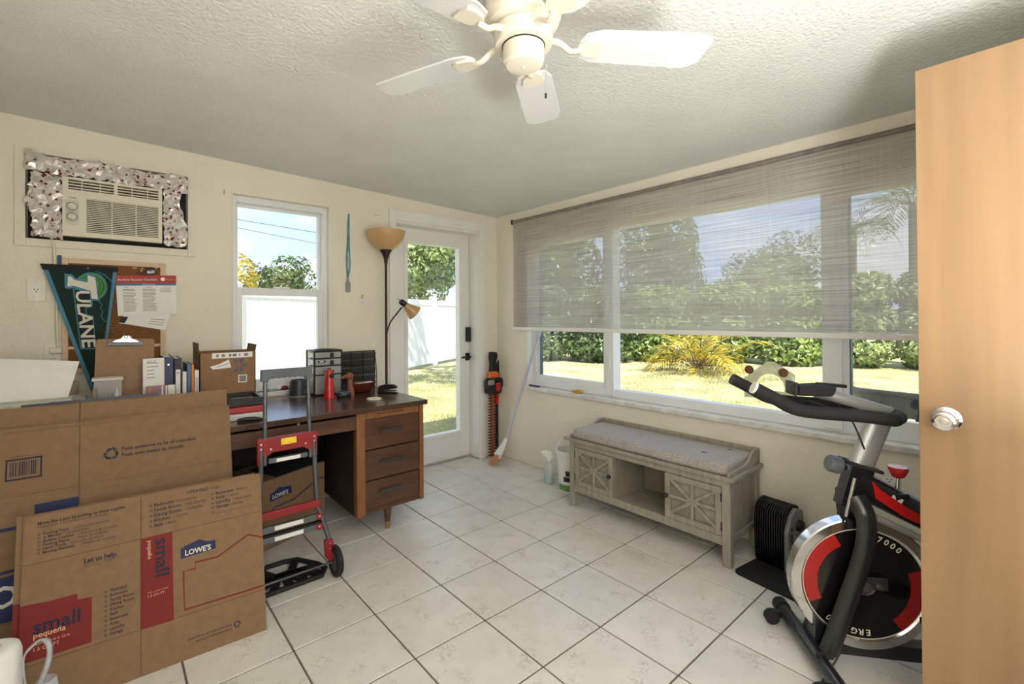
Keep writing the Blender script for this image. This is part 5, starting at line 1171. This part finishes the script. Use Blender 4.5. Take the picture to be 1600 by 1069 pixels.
MB().prism([(-.012, .0), (.012, .0), (.010, .49), (-.010, .49)], -.008, .008).build('pole', m_matte, sw_); MB().prism(rrect(.034, .17, .012, cy=.56), -.012, .012).build('handle', m_redp, sw_, bevel=.005)
MB().prism([(-.02, .62), (.02, .62), (.03, .80), (.024, .885), (.010, .865), (-.022, .72)], -.005, .005).build('blade', m_matte, sw_, bevel=.002)
m_lav = mat('lavender_metal', (190, 190, 210), .3, var=.03)
br = thing('broom', 'broom with a pale metal handle leaning into the window corner', 'broom', (0, 0, 0))
pj_, pt_ = Vector((1.085, 1.128, .215)), Vector((1.331, .798, 1.488))
MB().cyl(pj_, pt_, .0105, n=12).build('handle', m_lav, br, smooth=50)
dv = (Vector((1.045, 1.20, .075)) - pj_).normalized()
MB().tube([pj_ - dv * -.0 + Vector((0, 0, .02)), pj_ + dv * .05, pj_ + dv * .10, pj_ + dv * .165], [.016, .026, .036, .042], 10, flat=.55).build('socket', m_white, br, smooth=50)
m_brist = mat('amber_bristles', (206, 152, 104), .8, var=.14, scale=40, stretch=(6, 6, 1))
e1 = pj_ + dv * .14; hd_ = Vector((-.62, .55, 0)).normalized()
b = MB()
random.seed(8)
for k in range(140):
    s = rnd() * 2 - 1; q = rnd() * 2 - 1; a = e1 + Vector((.62, .3, .1)).normalized() * (s * .038) + Vector((-.3, .62, 0)).normalized() * (q * .018)
    c = Vector((1.045 + s * .085 + .012 * q, 1.235 + s * .045 + q * .05, .004 + .012 * rnd() + max(0, s) * .05)); b.tube([a, a.lerp(c, .5) + Vector((0, .0, .004)), c], .0022, 4)
b.build('bristles', m_brist, br, kind='stuff')
# bucket
bk_ = thing('bucket', 'white plastic pail with a green and black label behind the bench end', 'bucket', (1.082, .392, 0))
MB().lathe([(.088, 0), (.092, .005), (.108, .255), (.114, .256), (.115, .275), (.118, .278), (.118, .30), (.112, .302), (.106, .30), (.105, .28), (.088, .008), (.0005, .008)], n=36).build('pail', m_white, bk_, smooth=35)
VW = math.degrees(math.atan2(-.67, -.743))
def band(r0, r1, z0, z1, a0, a1, m, nm): MB().grid(lambda u, v: ((r0 + (r1 - r0) * v) * math.cos(math.radians(a0 + (a1 - a0) * u)), (r0 + (r1 - r0) * v) * math.sin(math.radians(a0 + (a1 - a0) * u)), z0 + (z1 - z0) * v), 12, 1).build(nm, m, bk_)
band(.0945, .0965, .015, .06, 150, 250, mat('label_green', (112, 148, 84), .6, var=.12, scale=30), 'label_band'); band(.0985, .1, .085, .12, 185, 245, m_black, 'label_mark'); band(.1, .1025, .125, .165, 195, 240, m_black, 'label_mark')
b = MB().tube(bez([(-.075, .088, .27), (-.05, .06, .36), (0, 0, .398), (.05, -.06, .36), (.075, -.088, .27)], 6), .005, 8).build('bail_handle', m_white, bk_, smooth=60)
sb = thing('spray_bottle', 'clear spray bottle with teal liquid beside the pail', 'spray bottle', (1.06, .60, 0), 120)
m_teal_l = mat('teal_liquid', (120, 176, 180), .15, alpha=.85); m_cl = mat('clear_bottle', (226, 232, 232), .1, alpha=.45)
MB().lathe([(.034, 0), (.038, .004), (.038, .075), (.0005, .075)], n=24).build('liquid', m_teal_l, sb, smooth=40)
MB().lathe([(.035, 0), (.04, .004), (.04, .10), (.034, .13), (.018, .155), (.013, .175)], n=24).build('bottle', m_cl, sb, smooth=50)
MB().lathe([(.016, .172), (.016, .192), (.012, .195), (.0005, .195)], n=16).build('collar', m_white, sb); MB().prism([(-.03, .195), (.02, .195), (.06, .225), (.062, .24), (.02, .25), (-.03, .24)], -.012, .012, Rx(90)).build('spray_head', m_white, sb, bevel=.004); MB().tube(bez([(.035, 0, .212), (.045, 0, .19), (.04, 0, .165)], 4), .005, 6).build('trigger', m_white, sb)
# on the marble sill
o = MB().prism(rrect(.032, .125, .014), 0, .012).build('sponge_pad', mat('purple_felt', (72, 52, 104), .8, var=.1), bevel=.004); o.location = (1.262, .955, .684); tag(o, 'flat purple pad on the marble sill next to the broom', 'pad')
yd_ = thing('amber_dish', 'small amber glass dish on the marble sill', 'dish', (1.275, .49, .684)); MB().lathe([(.026, 0), (.046, .005), (.05, .022), (.046, .022), (.04, .008), (.0005, .007)], n=28, sx=.52).build('dish', mat('amber_dish_glass', (214, 164, 60), .15, var=.15, scale=30), yd_, smooth=45)

# ================================================================ HEATER ON A RUBBER MAT
MTX = basis((.838, -.856, 0), (-.13, -.99, 0), (.99, -.13, 0), (0, 0, 1))
o = MB().prism(rrect(.44, .355, .035, 6, .22, .1775), 0, .008).build('rubber_mat', mat('black_rubber', (22, 22, 23), .8, var=.1)); o.matrix_world = MTX; tag(o, 'black rubber mat under the ribbed heater', 'mat')
HX = basis((1.03, -.892, .008), (-.13, -.99, 0), (.99, -.13, 0), (0, 0, 1))
he = thing('space_heater', 'black ribbed space heater with a grey end panel', 'heater', mat=HX)
m_rib = mat('glossy_black', (20, 20, 22), .25, var=.03); m_hg = mat('heater_grey', (124, 126, 128), .45)
prof = [(.02, 0), (0, .03), (-.006, .10), (-.008, .22), (.0, .285), (.03, .312), (.09, .322), (.15, .30), (.165, .22), (.165, .03), (.15, 0)]
XR_ = Matrix(((0, 0, 1, 0), (1, 0, 0, 0), (0, 1, 0, 0), (0, 0, 0, 1)))
for k in range(12): MB().prism(prof, 0, .0062, T(.002 + k * .0116, 0, 0) @ XR_).build('rib', m_rib, he, bevel=.0015)
MB().prism([(.012 + .9 * (x), .012 + .95 * z) for x, z in prof], 0, .142, T(.0, 0, 0) @ XR_).build('core', m_matte, he)
MB().prism([(x, z) for x, z in prof], 0, .004, T(-.006, 0, 0) @ XR_).build('end_panel', m_steel, he)
MB().prism([(.0, .0), (-.004, .20), (.03, .27), (.085, .305), (.15, .285), (.163, .2), (.163, .0)], 0, .022, T(.140, 0, 0) @ XR_).build('grey_panel', m_hg, he, bevel=.006)
MB().prism(circ(.0085, 16, .03, .215), 0, .003, T(.162, 0, 0) @ XR_).build('button', m_black, he); MB().prism(rrect(.016, .045, .007, cx=.03, cy=.168), 0, .003, T(.162, 0, 0) @ XR_).build('switch_slot', m_black, he)
MB().lathe([(.028, 0), (.026, .02), (.018, .024), (.0005, .024)], T(.162, .10, .22) @ Ry(90), 20).build('dial', m_black, he, smooth=40)
MB().prism(rrect(.10, .05, .015, cx=.085, cy=.12), 0, .004, T(.162, 0, 0) @ XR_).build('vent_cover', m_black, he)

# ================================================================ EXERCISE BIKE
m_frame = mat('bike_black', (24, 25, 27), .3, var=.03, coat=.3); m_silver = mat('bike_silver', (176, 178, 178), .35, metal=.5, var=.03); m_foam = mat('black_foam', (30, 30, 31), .75, var=.05); m_bred = mat('bike_red', (196, 24, 28), .3, coat=.2)
m_disc = mat('disc_black', (20, 18, 18), .18, var=.03, coat=.3); m_dred = mat('disc_red', (168, 24, 24), .25, var=.03, coat=.3)
bi_ = thing('exercise_bike', 'black and red spin bike with a chrome-rimmed flywheel beside the wooden door', 'exercise bike', mat=basis((.45, -1.30, 0), (.64, -.77, 0), (.77, .64, 0), (0, 0, 1)))
def bt(name, pts, r, m=m_frame, n=10, flat=1.0, sm=50, up=None, par=None): return MB().tube(pts, r, n, flat=flat, up=up).build(name, m, par or bi_, smooth=sm)
# stabilisers
for x in (0.0, .96):
    s_ = bt('stabilizer', [(x, -.25, .045), (x, .25, .045)], .026)
    for y in (-.25, .25): MB().cyl((x, y - .022, .045), (x, y + .022, .045), .0295, n=18).build('end_cap', m_foam, s_, smooth=40)
    if x == 0:
        for y in (-.20, .20):
            MB().bx(-.06, -.015, y - .012, y + .012, .03, .055).build('wheel_mount', m_frame, s_); MB().cyl((-.058, y - .014, .027), (-.058, y + .014, .027), .027, n=20).build('transport_wheel', m_foam, s_, smooth=40)
    else:
        for y in (-.2, .2): MB().cyl((x, y, .0), (x, y, .03), .02, n=14).build('leveling_foot', m_foam, s_)
bt('base_beam', [(.01, 0, .075), (.95, 0, .075)], .036, n=4)
# fork legs either side of the flywheel
for y in (-.062, .062):
    bt('fork_leg', bez([(.135, y * .55, .63), (.152, y, .575), (.155, y, .50), (.135, y, .40), (.085, y, .24), (.03, y, .075)], 6), .033, n=8, flat=.7, up=(0, 1, 0))
MB().bx(-.02, .04, -.085, .085, .06, .085).build('fork_foot', m_frame, bi_, bevel=.006)
MB().add([(.0, -.035, .085), (.10, -.035, .085), (.0, .035, .085), (.10, .035, .085), (-.0, -.035, .19), (.0, .035, .19)], [(0, 1, 4), (2, 5, 3), (0, 4, 5, 2), (1, 3, 5, 4), (0, 2, 3, 1)]).build('gusset', m_frame, bi_)
# flywheel
FWM = T(.165, 0, .309) @ Rx(90)     # local z towards -y (the camera side)
fwl = MB().lathe([(.0005, -.02), (.19, -.02), (.205, -.026), (.232, -.026), (.236, -.022), (.236, .022), (.232, .026), (.205, .026), (.198, .020), (.0005, .020)], FWM, 64).build('flywheel', m_chrome, bi_, smooth=35)
def ring(r0, r1, a0, a1, z, m, nm, par):
    n = max(4, int(abs(a1 - a0) / 6)); pts = circ(r1, n, a0=a0, a1=a1) + circ(r0, n, a0=a1, a1=a0)
    b = MB(); k = n
    b.add([(x, y, z) for x, y in pts], [(i, i + 1, 2 * k - 2 - i, 2 * k - 1 - i) for i in range(k - 1)], FWM); return b.build(nm, m, par)
for s, z in ((1, .0208), (-1, -.0208)):
    for a0, a1, m in ((-95, 20, m_disc), (20, 20, None), (118, 205, m_dred), (20, 118, m_disc), (205, 265, m_disc), (-52, 20, m_dred)):
        if m: ring(.150, .196, a0, a1, z + (.0006 * s if m is m_dred else 0), m, 'disc_segment', fwl)
    MB().prism(circ(.151, 48), min(z, z + .0002), max(z, z + .0002), FWM).build('center_disc', m_disc, fwl)
    b = MB(); b.lathe([(.196, z), (.199, z + .0005 * s)], FWM, 64, cap=False); b.build('pinstripe', m_off, fwl)
def arc_text(body, r, a_mid, da, size):
    b = MB(); n = len(body)
    for i, c in enumerate(body):
        a = a_mid + da * ((n - 1) / 2 - i); b.text(c, size, FWM @ Rz(a - 90) @ T(0, r, .0220), .02, 'CENTER')
    return b.build('ring_lettering', m_off, fwl)
arc_text('ERG7000', .164, 72, 7.6, .030); arc_text('ERG7000', .164, 252, 7.6, .030)
MB().cyl((.165, -.05, .309), (.165, .05, .309), .016, n=18).build('axle', m_steel, fwl, smooth=40); MB().lathe([(.0005, .036), (.034, .034), (.036, .022), (.036, .0205)], FWM, 24).build('hub_cap', m_chrome, fwl, smooth=40)
MB().bx(.12, .235, -.040, -.036, .30, .345).build('axle_plate', m_gun, bi_, bevel=.003)
for x in (.155, .205): MB().cyl((x, -.052, .315), (x, -.036, .315), .009, n=6).build('axle_bolt', m_steel, bi_)
# head tube, handlebar post
hd0, hd1 = Vector((.133, 0, .60)), Vector((.170, 0, .735)); ax_ = (hd1 - hd0).normalized()
bt('head_tube', [hd0 - ax_ * .02, hd0, hd1], .052, n=4, flat=.72, sm=None, up=(0, 1, 0))
bt('handlebar_post', [hd1 - ax_ * .03, Vector((.238, 0, .915))], .043, m_silver, 12, .55, 50, (0, 1, 0))
MB().bx(-.058, .058, -.042, .042, -.006, .006, basis(hd1, (ax_.z, 0, -ax_.x), (0, 1, 0), ax_)).build('post_collar', m_foam, bi_, bevel=.004)
kn = MB().cyl((.115, -.02, .728), (.060, -.02, .742), .010, n=12).build('pin_stem', m_frame, bi_)
MB().lathe([(.0005, 0), (.028, 0), (.031, .006), (.031, .036), (.026, .042), (.0005, .043)], basis((.095, -.02, .734), (0, 1, 0), (.25, 0, .97), (-.97, 0, .25)), 20).build('pin_knob', mat('knob_grey', (92, 96, 100), .4), bi_, smooth=35)
bt('brake_rod', [(.13, -.045, .70), (.10, -.045, .56)], .006, m_chrome, 8)
# handlebar: loop round the rear with two rising horns
for s in (-1, 1):
    y = s * .115
    hb_ = bt('handlebar_horn', bez([(.245, y * .62, .924), (.21, y, .927), (.12, y, .937), (-.03, y, .945), (-.10, y, .958), (-.16, y, .992), (-.222, y, 1.026)], 5), .0225, m_foam, 14)
    MB().cyl((-.222, y, 1.026), (-.230, y, 1.030), .0225, n=14).build('grip_end', m_white if s < 0 else m_black, hb_)
bt('handlebar_loop', bez([(.245, -.0713, .924), (.272, -.045, .922), (.28, 0, .921), (.272, .045, .922), (.245, .0713, .924)], 5), .0225, m_foam, 14)
bt('handlebar_stem', bez([(.27, 0, .93), (.16, .01, .965), (.03, .02, 1.0)], 4), .021, m_silver, 12)
bt('cross_tube', [(.05, -.115, .94), (.05, .115, .94)], .013, m_foam, 10)
tb = MB().prism([(-.06, 0), (.06, 0), (.075, .035), (.03, .04), (-.05, .035)], -.045, .045, T(.02, .03, .985) @ Rx(90)).build('tablet_holder', m_foam, bi_, bevel=.008)
MB().bx(.0, .10, -.012, .012, .018, .03, T(.05, .05, 1.0) @ Ry(4)).build('holder_clip', m_black, tb, bevel=.003); MB().bx(-.07, -.055, -.04, .04, .0, .05, T(.02, .03, .985)).build('holder_lip', m_black, tb, bevel=.004)
bt('cable', bez([(.10, .0, .96), (.14, -.01, .90), (.17, -.03, .80)], 5), .003, m_black, 6)
# main frame sloping to the back, red flash along it
bt('top_frame', [(.15, 0, .675), (.40, 0, .545), (.62, 0, .46), (.80, 0, .34)], [.052, .045, .043, .043], m_frame, 12, .62, 50, (0, 1, 0))
for s in (-1, 1): MB().prism([(.19, .690), (.215, .66), (.30, .600), (.42, .535), (.56, .488), (.56, .472), (.42, .508), (.29, .566), (.20, .628)], 0, .003, T(0, s * .0325, 0) @ Rx(90)).build('red_flash', m_bred, bi_)
MB().text('M', .055, T(.235, -.035, .612) @ Rx(90) @ Rz(-28), .02).build('frame_lettering', m_white, bi_)
bt('rear_stay', [(.70, 0, .44), (.86, 0, .22), (.95, 0, .075)], .034, n=10)
bt('lower_stay', [(.165, .045, .309), (.42, .045, .25), (.60, .02, .20), (.78, 0, .09)], .022)
bt('drive_link', [(.20, -.035, .56), (.34, -.035, .495), (.48, -.03, .44)], .012, m_silver, 8)
# resistance knob
bt('resistance_stem', [(.285, 0, .60), (.292, 0, .70)], .008, m_chrome, 8); MB().bx(.262, .318, -.024, .024, .595, .645).build('resistance_block', m_frame, bi_, bevel=.006)
MB().lathe([(.012, 0), (.02, .006), (.032, .032), (.030, .040), (.0005, .042)], T(.292, 0, .695), 8).build('resistance_knob', m_redp, bi_, smooth=30)
MB().bx(.235, .262, -.03, -.005, .60, .63).build('knob_bracket', m_black, bi_)
MB().bx(.255, .33, -.02, .02, .475, .515, Ry(0)).build('brake_pad_holder', m_silver, bi_, bevel=.003)
# saddle, post, cranks at the back
bt('seat_post', [(.60, 0, .47), (.70, 0, .86)], .034, m_silver, 12, .6, 50, (0, 1, 0)); bt('seat_slider', [(.60, 0, .87), (.80, 0, .87)], .02, m_frame)
MB().prism([(.52, -.02), (.60, -.035), (.70, -.095), (.80, -.115), (.84, -.08), (.845, 0), (.84, .08), (.80, .115), (.70, .095), (.60, .035), (.52, .02)], .895, .945).build('saddle', m_foam, bi_, bevel=.018, seg=3, smooth=60)
MB().cyl((.50, -.075, .30), (.50, .075, .30), .022, n=16).build('crank_axle', m_steel, bi_, smooth=40)
MB().lathe([(.0005, .05), (.09, .05), (.10, .044), (.10, .036), (.0005, .034)], T(.50, 0, .30) @ Rx(90) @ Rx(180), 36).build('chain_guard', m_frame, bi_, smooth=40)
for s, a in ((-1, 200), (1, 20)):
    e_ = (.50 + .17 * math.cos(math.radians(a)), s * .078, .30 + .17 * math.sin(math.radians(a))); bt('crank_arm', [(.50, s * .078, .30), e_], .013, m_silver, 8)
    MB().bx(e_[0] - .045, e_[0] + .045, min(s * .09, s * .185), max(s * .09, s * .185), e_[2] - .012, e_[2] + .012).build('pedal', m_black, bi_, bevel=.006)
